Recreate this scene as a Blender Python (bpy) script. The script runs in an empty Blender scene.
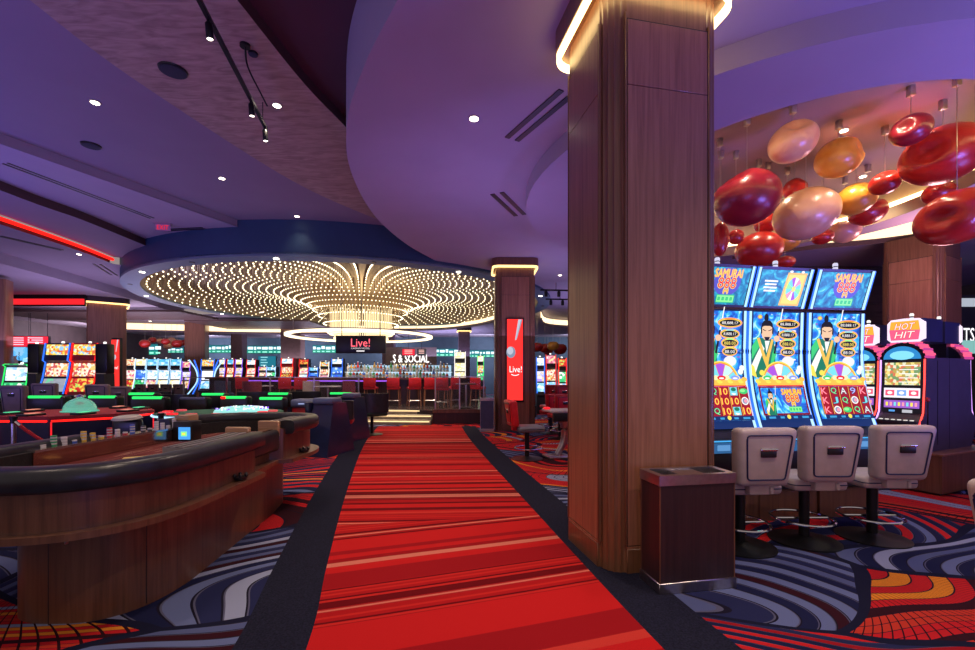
import bpy, bmesh, math, random
from mathutils import Vector, Matrix, geometry
PI = math.pi
RND = random.Random(11)
F, HZ, EYE = 450.0, 376.0, 1.5          # focal length in pixels, eye level row, eye height in metres
def PX(px, Y): return (px - 487.5) * Y / F
def PZ(py, Y): return EYE + (HZ - py) * Y / F
C = bpy.context.scene.collection

# ------------------------------------------------------------------ materials
MATS = {}
def newmat(name):
    m = bpy.data.materials.new(name); m.use_nodes = True
    nt = m.node_tree; b = nt.nodes['Principled BSDF']
    return m, nt, b
def N(nt, t, **kw):
    n = nt.nodes.new(t)
    for k, v in kw.items(): setattr(n, k, v)
    return n
def coords(nt, scale=(1, 1, 1), kind='Object', rot=(0, 0, 0)):
    tc = N(nt, 'ShaderNodeTexCoord'); mp = N(nt, 'ShaderNodeMapping')
    mp.inputs['Scale'].default_value = scale; mp.inputs['Rotation'].default_value = rot
    nt.links.new(tc.outputs[kind], mp.inputs['Vector'])
    return mp.outputs['Vector']
def ramp(nt, fac, stops, interp='LINEAR'):
    r = N(nt, 'ShaderNodeValToRGB'); r.color_ramp.interpolation = interp
    el = r.color_ramp.elements
    while len(el) < len(stops): el.new(0.5)
    for e, (p, c) in zip(el, stops):
        e.position = p; e.color = (c[0], c[1], c[2], 1)
    nt.links.new(fac, r.inputs['Fac'])
    return r.outputs['Color']
def math_n(nt, op, a, b=None, c=None):
    n = N(nt, 'ShaderNodeMath', operation=op)
    for i, v in enumerate((a, b, c)):
        if v is None: continue
        if isinstance(v, (int, float)): n.inputs[i].default_value = v
        else: nt.links.new(v, n.inputs[i])
    return n.outputs[0]
def vmath(nt, op, a, b=None):
    n = N(nt, 'ShaderNodeVectorMath', operation=op)
    for i, v in enumerate((a, b)):
        if v is None: continue
        if isinstance(v, (tuple, list)): n.inputs[i].default_value = v
        elif isinstance(v, (int, float)): n.inputs['Scale'].default_value = v
        else: nt.links.new(v, n.inputs[i])
    return n
def mixc(nt, fac, a, b):
    n = N(nt, 'ShaderNodeMix', data_type='RGBA')
    for i, v in ((0, fac), (6, a), (7, b)):
        if isinstance(v, (int, float)): n.inputs[i].default_value = v
        elif isinstance(v, (tuple, list)): n.inputs[i].default_value = (v[0], v[1], v[2], 1)
        else: nt.links.new(v, n.inputs[i])
    return n.outputs[2]

def plain(name, col, rough=0.5, metal=0.0, var=0.12, scale=9.0, coat=0.0, bump=0.0, spec=0.5):
    if name in MATS: return MATS[name]
    m, nt, b = newmat(name)
    v = coords(nt, (scale,) * 3)
    no = N(nt, 'ShaderNodeTexNoise'); no.inputs['Scale'].default_value = 1.0; no.inputs['Detail'].default_value = 3
    nt.links.new(v, no.inputs['Vector'])
    c0 = tuple(c * (1 - var) for c in col); c1 = tuple(min(1, c * (1 + var)) for c in col)
    nt.links.new(ramp(nt, no.outputs['Fac'], [(0.3, c0), (0.7, c1)]), b.inputs['Base Color'])
    b.inputs['Roughness'].default_value = rough; b.inputs['Metallic'].default_value = metal
    b.inputs['Coat Weight'].default_value = coat; b.inputs['Coat Roughness'].default_value = 0.12
    b.inputs['Specular IOR Level'].default_value = spec
    if bump:
        bp = N(nt, 'ShaderNodeBump'); bp.inputs['Strength'].default_value = bump; bp.inputs['Distance'].default_value = 0.01
        nt.links.new(no.outputs['Fac'], bp.inputs['Height']); nt.links.new(bp.outputs[0], b.inputs['Normal'])
    MATS[name] = m
    return m
def glow(name, col, s=2.0):
    if name in MATS: return MATS[name]
    m, nt, b = newmat(name)
    b.inputs['Base Color'].default_value = (col[0] * .06, col[1] * .06, col[2] * .06, 1); b.inputs['Specular IOR Level'].default_value = .2
    b.inputs['Emission Color'].default_value = (*col, 1)
    b.inputs['Emission Strength'].default_value = s; b.inputs['Roughness'].default_value = 0.3
    MATS[name] = m
    return m
def wood(name, c0, c1, c2, scale=(30, 30, 1.1), rough=0.35, coat=0.3):
    if name in MATS: return MATS[name]
    m, nt, b = newmat(name)
    no = N(nt, 'ShaderNodeTexNoise'); no.inputs['Scale'].default_value = 1; no.inputs['Detail'].default_value = 5
    no.inputs['Roughness'].default_value = 0.65; no.inputs['Distortion'].default_value = 0.4
    nt.links.new(coords(nt, scale), no.inputs['Vector'])
    nt.links.new(ramp(nt, no.outputs['Fac'], [(0.25, c0), (0.5, c1), (0.75, c2)]), b.inputs['Base Color'])
    b.inputs['Roughness'].default_value = rough; b.inputs['Coat Weight'].default_value = coat; b.inputs['Coat Roughness'].default_value = 0.2
    MATS[name] = m
    return m
def swirl(name, stops, scale=3.0, s=1.6, dist=1.5, detail=3):
    """lit screen whose picture is a soft swirl of colours"""
    if name in MATS: return MATS[name]
    m, nt, b = newmat(name)
    no = N(nt, 'ShaderNodeTexNoise'); no.inputs['Scale'].default_value = scale; no.inputs['Detail'].default_value = detail; no.inputs['Distortion'].default_value = dist
    nt.links.new(coords(nt), no.inputs['Vector'])
    c = ramp(nt, no.outputs['Fac'], stops)
    nt.links.new(c, b.inputs['Emission Color']); b.inputs['Emission Strength'].default_value = s
    b.inputs['Base Color'].default_value = (.02, .02, .02, 1); b.inputs['Roughness'].default_value = .3; b.inputs['Specular IOR Level'].default_value = .2
    MATS[name] = m
    return m
def busy(name, cols, scale=12.0, s=1.6, sy=1.0):
    """lit screen broken into many small bright symbols"""
    if name in MATS: return MATS[name]
    m, nt, b = newmat(name)
    vo = N(nt, 'ShaderNodeTexVoronoi'); vo.inputs['Scale'].default_value = scale; vo.inputs['Randomness'].default_value = 0.75
    nt.links.new(coords(nt, (1, 1, sy)), vo.inputs['Vector'])
    sep = N(nt, 'ShaderNodeSeparateColor'); nt.links.new(vo.outputs['Color'], sep.inputs[0])
    n = len(cols)
    c = ramp(nt, sep.outputs[0], [(i / n, k) for i, k in enumerate(cols)], 'CONSTANT')
    nt.links.new(c, b.inputs['Emission Color']); b.inputs['Emission Strength'].default_value = s
    b.inputs['Base Color'].default_value = (.02, .02, .02, 1); b.inputs['Roughness'].default_value = .3; b.inputs['Specular IOR Level'].default_value = .2
    MATS[name] = m
    return m

# ------------------------------------------------------------------ geometry
def T(x=0, y=0, z=0, rz=0, rx=0, ry=0, s=1):
    return Matrix.Translation((x, y, z)) @ Matrix.Rotation(rz, 4, 'Z') @ Matrix.Rotation(ry, 4, 'Y') @ Matrix.Rotation(rx, 4, 'X') @ Matrix.Scale(s, 4)
class MB:
    def __init__(s): s.v, s.f, s.mi, s.mats = [], [], [], []
    def add(s, v, f, m, M=None):
        if m not in s.mats: s.mats.append(m)
        k, o = s.mats.index(m), len(s.v)
        s.v += [tuple(M @ Vector(p)) for p in v] if M is not None else [tuple(p) for p in v]
        s.f += [tuple(i + o for i in q) for q in f]; s.mi += [k] * len(f)
        return s
    def box(s, m, x, y, z, sx, sy, sz, M=None, r=0.0, seg=2):
        """box centred at x, y with its underside at z; r rounds the edges"""
        v, f = boxvf(sx, sy, sz, r, seg)
        TM = Matrix.Translation((x, y, z + sz / 2))
        return s.add(v, f, m, (M @ TM) if M is not None else TM)
    def prism(s, m, poly, z0, z1, M=None):
        n = len(poly)
        v = [(x, y, z0) for x, y in poly] + [(x, y, z1) for x, y in poly]
        f = [tuple(range(n - 1, -1, -1)), tuple(range(n, 2 * n))] + [(i, (i + 1) % n, n + (i + 1) % n, n + i) for i in range(n)]
        return s.add(v, f, m, M)
    def ring(s, m, outer, inner, z0, z1, M=None, closed=True):
        n = len(outer); v = []
        for L, z in ((outer, z0), (inner, z0), (outer, z1), (inner, z1)): v += [(p[0], p[1], z) for p in L]
        f = []
        for i in range(n if closed else n - 1):
            j = (i + 1) % n
            f += [(i, n + i, n + j, j), (2 * n + i, 2 * n + j, 3 * n + j, 3 * n + i), (i, j, 2 * n + j, 2 * n + i), (n + i, 3 * n + i, 3 * n + j, n + j)]
        if not closed:
            f += [(0, 2 * n, 3 * n, n), (n - 1, 2 * n - 1, 4 * n - 1, 3 * n - 1)]
        return s.add(v, f, m, M)
    def tube(s, m, path, r, n=8, closed=False, M=None):
        P = [Vector(p) for p in path]; v = []; f = []; k = len(P)
        for i, p in enumerate(P):
            a = P[(i - 1) % k] if (i > 0 or closed) else p
            b = P[(i + 1) % k] if (i < k - 1 or closed) else p
            d = (b - a).normalized()
            u = d.cross(Vector((0, 0, 1)))
            if u.length < 1e-3: u = Vector((1, 0, 0))
            u.normalize(); w = u.cross(d)
            for j in range(n):
                t = 2 * PI * j / n
                v.append(p + (u * math.cos(t) + w * math.sin(t)) * (r[i] if isinstance(r, (list, tuple)) else r))
        for i in range(k if closed else k - 1):
            for j in range(n):
                a, b = i * n + j, i * n + (j + 1) % n
                c, d = ((i + 1) % k) * n + (j + 1) % n, ((i + 1) % k) * n + j
                f.append((a, b, c, d))
        if not closed: f += [tuple(range(n))[::-1], tuple(range((k - 1) * n, k * n))]
        return s.add(v, f, m, M)
    def lathe(s, m, prof, n=20, M=None):
        v = []; f = []
        for r, z in prof:
            for j in range(n):
                t = 2 * PI * j / n; v.append((max(r, 1e-4) * math.cos(t), max(r, 1e-4) * math.sin(t), z))
        for i in range(len(prof) - 1):
            for j in range(n):
                f.append((i * n + j, i * n + (j + 1) % n, (i + 1) * n + (j + 1) % n, (i + 1) * n + j))
        f += [tuple(range(n))[::-1], tuple(range((len(prof) - 1) * n, len(prof) * n))]
        return s.add(v, f, m, M)
    def poly(s, m, pts, M=None): return s.add(pts, [tuple(range(len(pts)))], m, M)
    def strip(s, m, a, b, M=None, closed=False):
        n = len(a)
        return s.add(list(a) + list(b), [(i, (i + 1) % n, n + (i + 1) % n, n + i) for i in range(n if closed else n - 1)], m, M)
    def flat(s, m, outer, holes, z):
        loops = [[Vector((x, y, z)) for x, y in L] for L in [outer] + list(holes)]
        return s.add([p for L in loops for p in L], geometry.tessellate_polygon(loops), m)
    def build(s, name, parent=None, angle=38):
        me = bpy.data.meshes.new(name)
        me.from_pydata(s.v, [], s.f)
        for m in s.mats: me.materials.append(m)
        me.polygons.foreach_set('material_index', s.mi)
        me.polygons.foreach_set('use_smooth', [True] * len(s.f))
        me.update(); me.set_sharp_from_angle(angle=math.radians(angle))
        o = bpy.data.objects.new(name, me); C.objects.link(o); adopt(o, parent)
        return o
KIDS = {}
def adopt(o, parent):
    o.parent = parent
    if parent is not None: KIDS.setdefault(parent.name, []).append(o)
    return o
_BX = {}
def boxvf(sx, sy, sz, r, seg):
    key = (round(sx, 4), round(sy, 4), round(sz, 4), round(r, 4), seg)
    if key in _BX: return _BX[key]
    bm = bmesh.new(); bmesh.ops.create_cube(bm, size=1.0)
    for q in bm.verts: q.co = Vector((q.co.x * sx, q.co.y * sy, q.co.z * sz))
    if r > 0: bmesh.ops.bevel(bm, geom=list(bm.edges), offset=min(r, .49 * min(sx, sy, sz)), segments=seg, profile=0.5, affect='EDGES')
    bm.verts.index_update()
    out = ([tuple(q.co) for q in bm.verts], [tuple(q.index for q in f.verts) for f in bm.faces]); bm.free()
    _BX[key] = out
    return out
def spline(pts, n=8, closed=False):
    P = [Vector(p) for p in pts]; out = []; k = len(P)
    for i in range(k if closed else k - 1):
        p0 = P[(i - 1) % k] if (closed or i > 0) else P[0] * 2 - P[1]
        p1, p2 = P[i], P[(i + 1) % k]
        p3 = P[(i + 2) % k] if (closed or i + 2 < k) else P[-1] * 2 - P[-2]
        for j in range(n):
            t = j / n
            out.append(tuple(.5 * ((2 * p1) + (p2 - p0) * t + (2 * p0 - 5 * p1 + 4 * p2 - p3) * t * t + (3 * p1 - p0 - 3 * p2 + p3) * t ** 3)))
    if not closed: out.append(tuple(P[-1]))
    return out
def circ(cx, cy, rx, ry=None, n=64, a0=0, a1=2 * PI, full=True):
    ry = rx if ry is None else ry
    k = n if full else n + 1
    return [(cx + rx * math.cos(a0 + (a1 - a0) * i / n), cy + ry * math.sin(a0 + (a1 - a0) * i / n)) for i in range(k)]
def rrect(w, d, r, n=5):
    out = []
    for cx, cy, a in ((w / 2 - r, d / 2 - r, 0), (-w / 2 + r, d / 2 - r, PI / 2), (-w / 2 + r, -d / 2 + r, PI), (w / 2 - r, -d / 2 + r, 1.5 * PI)):
        out += [(cx + r * math.cos(a + i * PI / 2 / n), cy + r * math.sin(a + i * PI / 2 / n)) for i in range(n + 1)]
    return out
def offset(path, d):
    """shift an open 2-D path sideways (to the left of its direction)"""
    out = []
    for i, p in enumerate(path):
        a = Vector(path[max(i - 1, 0)]); b = Vector(path[min(i + 1, len(path) - 1)])
        t = (b - a).normalized(); out.append((p[0] - t.y * d, p[1] + t.x * d))
    return out
_TX = {}
def text_vf(txt):
    """letters as flat faces: width 1 per cap height, baseline at 0; returns verts, faces, width"""
    if txt in _TX: return _TX[txt]
    cu = bpy.data.curves.new('lettering', 'FONT'); cu.body = txt; cu.size = 1; cu.resolution_u = 2
    o = bpy.data.objects.new('lettering', cu); C.objects.link(o)
    me = o.evaluated_get(bpy.context.evaluated_depsgraph_get()).to_mesh()
    v = [tuple(q.co) for q in me.vertices]; f = [tuple(p.vertices) for p in me.polygons]
    bpy.data.objects.remove(o); bpy.data.curves.remove(cu)
    x0 = min(p[0] for p in v); x1 = max(p[0] for p in v); y0 = min(p[1] for p in v); y1 = max(p[1] for p in v)
    v = [((p[0] - x0) / (x1 - x0) - .5, (p[1] - y0) / (y1 - y0) - .5) for p in v]
    _TX[txt] = (v, f)
    return _TX[txt]

# ------------------------------------------------------------------ scene tree
def thing(name, label, cat, loc=(0, 0, 0), rz=0, group=None):
    o = bpy.data.objects.new(name, None); C.objects.link(o)
    o.location = loc; o.rotation_euler = (0, 0, rz); o.empty_display_size = .1
    return tag(o, label, cat, group)
def tag(o, label, cat, group=None):
    o['label'] = label; o['category'] = cat
    if group: o['group'] = group
    return o
def struct(name, mb, label=None, cat=None):
    o = mb.build(name) if isinstance(mb, MB) else mb
    o['kind'] = 'structure'
    if label: o['label'] = label; o['category'] = cat
    return o
def copy_tree(o, parent=None):
    c = o.copy(); C.objects.link(c); adopt(c, parent)
    for ch in list(KIDS.get(o.name, ())): copy_tree(ch, c)
    return c
def again(src, label, loc, rz=0, group=None, scale=None):
    c = copy_tree(src); c.location = loc; c.rotation_euler = (0, 0, rz); c['label'] = label
    if group: c['group'] = group
    if scale: c.scale = scale
    return c
def lamp(kind, loc, energy, col, rot=(0, 0, 0), **kw):
    d = bpy.data.lights.new(kind.lower() + '_lamp', kind); d.energy = energy; d.color = col
    for k, v in kw.items(): setattr(d, k, v)
    o = bpy.data.objects.new(kind.lower() + '_lamp', d); C.objects.link(o); o.location = loc; o.rotation_euler = rot
    return o
# ------------------------------------------------------------------ shared materials
W_COL = wood('column_wood', (.17, .066, .034), (.285, .120, .064), (.37, .168, .095))
W_TRIM = wood('column_trim_wood', (.10, .040, .018), (.17, .072, .034), (.24, .105, .05))
W_TABLE = wood('table_wood', (.075, .030, .018), (.145, .060, .034), (.20, .088, .05), (26, 26, 1.0))
W_DARK = wood('dark_wood', (.018, .008, .011), (.032, .013, .016), (.05, .02, .022), (40, 40, 1.2), .4)
W_TAN = wood('tan_wood', (.32, .17, .08), (.42, .24, .12), (.52, .32, .17), (4, 4, 60), .4)
W_SLAT = wood('ceiling_slat_wood', (.07, .038, .035), (.12, .068, .06), (.16, .095, .08), (1.2, 14, 14), .5)
STEEL = plain('brushed_steel', (.55, .5, .5), .28, 1.0, .1, 30)
CHROME = plain('chrome', (.8, .8, .82), .08, 1.0, .02)
BLACK = plain('black_plastic', (.012, .012, .014), .35)
BLACKM = plain('black_metal', (.02, .02, .022), .4, .6)
LEATHER = plain('black_leather', (.02, .02, .024), .32, 0, .25, 14, 0, .15)
NAVY = plain('navy_panel', (.012, .016, .055), .3, 0, .2, 6, .4)
CAB = plain('cabinet_grey', (.03, .028, .04), .38, 0, .15, 5)
BEIGE = plain('taupe_leather', (.50, .40, .355), .42, 0, .08, 12, 0, .1)
PIPE = plain('navy_piping', (.012, .014, .07), .5)
RED_L = plain('red_leather', (.55, .014, .022), .38, 0, .12)
GREY_L = plain('grey_leather', (.16, .15, .18), .45, 0, .1)
GLASSY = plain('smoked_glass', (.03, .03, .04), .05, 0, .1, 3, .8)
PAINT = plain('mauve_ceiling_paint', (.42, .36, .42), .75, 0, .03, 1.5)
PAINT2 = plain('plum_ceiling_paint', (.30, .245, .285), .8, 0, .03, 1.5)
MAROON = plain('maroon_ceiling_paint', (.10, .035, .045), .8, 0, .05, 2)
BROWN_P = plain('brown_recess_paint', (.30, .215, .215), .7, 0, .05, 1.5)
BROWN_F = plain('brown_fascia', (.09, .045, .035), .5, 0, .1)
BLUE_F = plain('blue_fascia_paint', (.030, .075, .14), .6, 0, .06, 2)
TEAL_F = plain('grey_teal_paint', (.16, .24, .28), .5, 0, .05, 3)
SAND = plain('sand_lacquer', (.50, .40, .26), .5, 0, .06, 3)
WARM = glow('warm_led', (1, .68, .28), 7)
WARM2 = glow('cream_cove_light', (1, .74, .42), 2.1)
REDLED = glow('red_led', (1, .012, .008), 1.9)
REDDIM = glow('red_led_soft', (1, .02, .03), 1.1)
GREENLED = glow('green_led', (.03, .95, .16), 1.15)
BLUELED = glow('blue_led', (.03, .16, .95), 1.5)
ICELED = glow('ice_white_led', (.42, .70, 1), 1.5)
WHITELED = glow('white_led', (1, .95, .9), 1.6)
PURPLED = glow('purple_led', (.3, .10, 1), 1.3)
LENS = glow('downlight_lens', (1, .88, .72), 9)

# patterned wall covering of the curved ceiling strip
def weave_mat():
    m, nt, b = newmat('woven_wallcovering')
    w = N(nt, 'ShaderNodeTexNoise'); w.inputs['Scale'].default_value = 1; w.inputs['Detail'].default_value = 4; w.inputs['Distortion'].default_value = 1.2
    nt.links.new(coords(nt, (2.4, 11, 6), rot=(0, 0, -.5)), w.inputs['Vector'])
    nt.links.new(ramp(nt, w.outputs['Fac'], [(.3, (.30, .21, .15)), (.52, (.44, .32, .23)), (.72, (.54, .41, .30))]), b.inputs['Base Color'])
    b.inputs['Roughness'].default_value = .6
    return m
WEAVE = weave_mat()

# casino carpet: big petals, each filled with concentric bands
def carpet_mat():
    m, nt, b = newmat('swirl_carpet')
    L = nt.links.new
    pos = vmath(nt, 'ADD', coords(nt, (1, 1, 0)), (3.9, 33.2, 0)).outputs[0]
    wn = N(nt, 'ShaderNodeTexNoise'); wn.inputs['Scale'].default_value = .55; wn.inputs['Detail'].default_value = .5
    L(pos, wn.inputs['Vector'])
    off = vmath(nt, 'SCALE', vmath(nt, 'SUBTRACT', wn.outputs['Color'], (.5, .5, .5)).outputs[0], 1.9).outputs[0]
    p = vmath(nt, 'ADD', pos, off).outputs[0]
    st = vmath(nt, 'MULTIPLY', p, (.62, 1.15, 0)).outputs[0]      # petals longer than wide
    vo = N(nt, 'ShaderNodeTexVoronoi', voronoi_dimensions='2D'); vo.inputs['Scale'].default_value = .74; vo.inputs['Randomness'].default_value = .9
    L(st, vo.inputs['Vector'])
    ve = N(nt, 'ShaderNodeTexVoronoi', voronoi_dimensions='2D', feature='DISTANCE_TO_EDGE'); ve.inputs['Scale'].default_value = .74; ve.inputs['Randomness'].default_value = .9
    L(st, ve.inputs['Vector'])
    sc = N(nt, 'ShaderNodeSeparateColor'); L(vo.outputs['Color'], sc.inputs[0])
    r1, r2, r3 = sc.outputs
    ang = math_n(nt, 'MULTIPLY', r1, 6.283)
    cen = N(nt, 'ShaderNodeCombineXYZ')
    L(math_n(nt, 'MULTIPLY', math_n(nt, 'COSINE', ang), 1.1), cen.inputs[0]); L(math_n(nt, 'MULTIPLY', math_n(nt, 'SINE', ang), 1.1), cen.inputs[1])
    rel = vmath(nt, 'SUBTRACT', vmath(nt, 'SUBTRACT', st, vmath(nt, 'SCALE', vo.outputs['Position'], 1.0).outputs[0]).outputs[0], cen.outputs[0]).outputs[0]
    d = vmath(nt, 'LENGTH', rel).outputs['Value']
    rings = math_n(nt, 'MULTIPLY', d, math_n(nt, 'ADD', 9.5, math_n(nt, 'MULTIPLY', r3, 6.5)))
    idx = math_n(nt, 'FLOOR', rings); fr = math_n(nt, 'FRACT', rings)
    wh = N(nt, 'ShaderNodeTexWhiteNoise', noise_dimensions='2D')
    cv = N(nt, 'ShaderNodeCombineXYZ'); L(idx, cv.inputs[0]); L(math_n(nt, 'MULTIPLY', r2, 50), cv.inputs[1]); L(cv.outputs[0], wh.inputs['Vector'])
    k = wh.outputs['Value']
    red, red2, dk, nv = (.58, .014, .018), (.34, .007, .014), (.035, .004, .010), (.010, .013, .055)
    org, slate, pale = (.80, .25, .02), (.13, .16, .32), (.30, .33, .48)
    odd = math_n(nt, 'GREATER_THAN', math_n(nt, 'FRACT', math_n(nt, 'MULTIPLY', idx, .5)), .25)
    nvy = ramp(nt, k, [(0, nv), (.6, (.018, .022, .08)), (.85, dk)], 'CONSTANT')
    pal_a = mixc(nt, odd, ramp(nt, k, [(0, red), (.62, red2), (.84, slate), (.95, org)], 'CONSTANT'), nvy)
    pal_b = mixc(nt, odd, ramp(nt, k, [(0, slate), (.50, (.09, .11, .24)), (.76, pale), (.90, red)], 'CONSTANT'), nvy)
    pal_c = ramp(nt, k, [(0, red), (.44, (.58, .04, .02)), (.66, dk), (.82, org), (.93, pale)], 'CONSTANT')
    c = mixc(nt, math_n(nt, 'GREATER_THAN', r2, .38), pal_a, pal_b)
    c = mixc(nt, math_n(nt, 'GREATER_THAN', r2, .76), c, pal_c)
    c = mixc(nt, math_n(nt, 'LESS_THAN', fr, .09), c, (.010, .008, .022))
    c = mixc(nt, math_n(nt, 'MULTIPLY', math_n(nt, 'GREATER_THAN', fr, .93), math_n(nt, 'LESS_THAN', r2, .76)), c, (.10, .10, .17))
    # fine cross ribs inside the red petals
    ribs = math_n(nt, 'FRACT', math_n(nt, 'MULTIPLY', N_angle(nt, rel), 26))
    rf = math_n(nt, 'MULTIPLY', math_n(nt, 'LESS_THAN', ribs, .16), math_n(nt, 'GREATER_THAN', r2, .80))
    c = mixc(nt, rf, c, (.03, .004, .008))
    c = mixc(nt, math_n(nt, 'LESS_THAN', ve.outputs['Distance'], .022), c, (.008, .009, .03))
    pile = N(nt, 'ShaderNodeTexNoise'); pile.inputs['Scale'].default_value = 220; L(pos, pile.inputs['Vector'])
    c = mixc(nt, math_n(nt, 'MULTIPLY', pile.outputs['Fac'], .35), c, (.01, .008, .012))
    L(c, b.inputs['Base Color']); b.inputs['Roughness'].default_value = .95; b.inputs['Specular IOR Level'].default_value = .1
    return m
def N_angle(nt, rel):
    s = N(nt, 'ShaderNodeSeparateXYZ'); nt.links.new(rel, s.inputs[0])
    return math_n(nt, 'ARCTAN2', s.outputs[1], s.outputs[0])
def runner_mat():
    m, nt, b = newmat('red_striped_carpet')
    L = nt.links.new
    pos = coords(nt, (1, 1, 0))
    sep = N(nt, 'ShaderNodeSeparateXYZ'); L(pos, sep.inputs[0])
    x, y = sep.outputs[0], sep.outputs[1]
    # broad areas whose bands run at slightly different slants
    area = N(nt, 'ShaderNodeTexNoise', noise_dimensions='1D'); area.inputs['Scale'].default_value = .45; L(y, area.inputs['W'])
    sl = math_n(nt, 'SUBTRACT', math_n(nt, 'MULTIPLY', math_n(nt, 'LESS_THAN', math_n(nt, 'SUBTRACT', y, math_n(nt, 'MULTIPLY', x, .16)), 4.75), -.26), math_n(nt, 'MULTIPLY', area.outputs['Fac'], .12))
    s = math_n(nt, 'ADD', y, math_n(nt, 'MULTIPLY', x, sl))
    v1 = N(nt, 'ShaderNodeTexVoronoi', voronoi_dimensions='1D'); v1.inputs['Scale'].default_value = 11; L(s, v1.inputs['W'])
    v2 = N(nt, 'ShaderNodeTexVoronoi', voronoi_dimensions='1D'); v2.inputs['Scale'].default_value = 34; L(s, v2.inputs['W'])
    a = N(nt, 'ShaderNodeSeparateColor'); L(v1.outputs['Color'], a.inputs[0]); c2 = N(nt, 'ShaderNodeSeparateColor'); L(v2.outputs['Color'], c2.inputs[0])
    big = ramp(nt, a.outputs[0], [(0, (.15, .003, .006)), (.12, (.33, .006, .010)), (.32, (.56, .012, .013)), (.66, (.60, .040, .028)), (.82, (.68, .19, .13))], 'CONSTANT')
    fine = ramp(nt, c2.outputs[0], [(0, (.14, .002, .005)), (.2, (.42, .008, .010)), (.72, (.58, .02, .016)), (.9, (.66, .17, .12))], 'CONSTANT')
    pick = N(nt, 'ShaderNodeTexNoise', noise_dimensions='1D'); pick.inputs['Scale'].default_value = 1.4; pick.inputs['Detail'].default_value = 1
    L(s, pick.inputs['W'])
    c = mixc(nt, math_n(nt, 'GREATER_THAN', pick.outputs['Fac'], .53), big, fine)
    pile = N(nt, 'ShaderNodeTexNoise'); pile.inputs['Scale'].default_value = 160; L(pos, pile.inputs['Vector'])
    c = mixc(nt, math_n(nt, 'MULTIPLY', pile.outputs['Fac'], .3), c, (.05, .003, .006))
    L(c, b.inputs['Base Color']); b.inputs['Roughness'].default_value = .95; b.inputs['Specular IOR Level'].default_value = .1
    return m
CARPET, RUNNER = carpet_mat(), runner_mat()
BORDER = plain('charcoal_carpet', (.012, .012, .026), .95, 0, .5, 90, 0, 0, .1)

# ------------------------------------------------------------------ floor
ys = [-4, -1, 1, 2.5, 3.6, 5.6, 8.5, 11, 13.4]
Lx = [-.7, -.72, -.78, -1.0, -1.28, -1.77, -2.42, -2.9, -3.25]
Rx = [1.9, 1.62, 1.28, .96, .76, .42, -.08, -.47, -.78]
def edge(xs): return [(p[0], p[1]) for p in spline([(x, y, 0) for x, y in zip(xs, ys)], 10)]
EL, ER = edge(Lx), edge(Rx)
BL, BR = offset(EL, .40), offset(ER, -.42)
f = MB().flat(CARPET, [(-30, -6), (22, -6), (22, 38), (-30, 38)], [], 0.0)
struct('floor', f, 'casino carpet with swirling red, orange, navy and slate bands', 'carpet')
r = MB().strip(RUNNER, [(x, y, .004) for x, y in EL], [(x, y, .004) for x, y in ER])
struct('floor_runner', r, 'red striped carpet aisle running towards the centre bar', 'carpet')
r = MB().strip(BORDER, [(x, y, .003) for x, y in EL], [(x, y, .003) for x, y in BL]).strip(BORDER, [(x, y, .003) for x, y in ER], [(x, y, .003) for x, y in BR])
struct('floor_border', r, 'plain charcoal carpet border either side of the red aisle', 'carpet')

# ------------------------------------------------------------------ ceilings
ZS = 4.72                                                            # underside of the big purple soffit
sof = spline([(3.2, 1.2, 0), (1.2, 1.7, 0), (0, 2.55, 0), (-.62, 3.6, 0), (-.80, 3.9, 0), (-1.25, 4.62, 0), (-1.76, 5.66, 0), (-2.14, 7.03, 0), (-2.27, 9.0, 0), (-2.0, 10.9, 0), (-1.47, 12.55, 0)], 10)
def drum(a0, a1, r=8.19, n=20): return [(-5.52 + r * math.cos(math.radians(a0 + (a1 - a0) * i / n)), 19.7 + r * math.sin(math.radians(a0 + (a1 - a0) * i / n))) for i in range(n + 1)]
sofc = [(p[0], p[1]) for p in sof]; sof = sofc + drum(-59.5, 75, 8.19, 40) + [(-3.4, 34)]
DR = dict(cx=4.5, cy=7.6)
OUT = circ(4.5, 7.6, 3.83, 3.9, 72); INN = circ(4.75, 7.95, 2.9, 3.45, 72)
H2f = [(p[0], p[1]) for p in spline([(6.5, 11.95, 0), (8.0, 11.0, 0), (9.3, 10.45, 0), (10.5, 9.4, 0), (11.2, 8.2, 0)], 6)]
H2n = [(4.5 + 3.95 * math.cos(math.radians(q)), 7.6 + 4.02 * math.sin(math.radians(q))) for q in range(8, 63, 6)]
m = MB().flat(PAINT, sof + [(17, 34), (17, 1.2)], [OUT, H2f + H2n], ZS)
m.flat(PAINT, H2f + H2n, [], 5.45)
m.strip(BROWN_F, [(x, y, 4.60) for x, y in H2f], [(x, y, 4.72) for x, y in H2f])
m.strip(PAINT, [(x, y, ZS) for x, y in sofc], [(x, y, 5.75) for x, y in sofc])
struct('ceiling_soffit', m, 'large purple lit soffit with a sweeping curved edge', 'ceiling')
ZD = 4.47
m = MB()
m.strip(PAINT, [(x, y, ZS) for x, y in OUT], [(x, y, ZD) for x, y in OUT], closed=True)
m.strip(PAINT, [(x, y, ZD) for x, y in OUT], [(x, y, ZD) for x, y in INN], closed=True)
m.strip(SAND, [(x, y, ZD) for x, y in INN], [(x, y, ZD + .22) for x, y in INN], closed=True)
i2 = circ(4.75, 7.95, 3.25, 3.75, 72)
m.strip(PAINT, [(x, y, ZD + .22) for x, y in INN], [(x, y, ZD + .22) for x, y in i2], closed=True)
m.strip(SAND, [(x, y, ZD + .22) for x, y in i2], [(x, y, 5.3) for x, y in i2], closed=True)
struct('ceiling_ring', m, 'violet ring soffit dropped around the pendant recess', 'ceiling')
m = MB().flat(BROWN_P, circ(4.75, 7.95, 3.3, 3.8, 72), [], 5.3)
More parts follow.
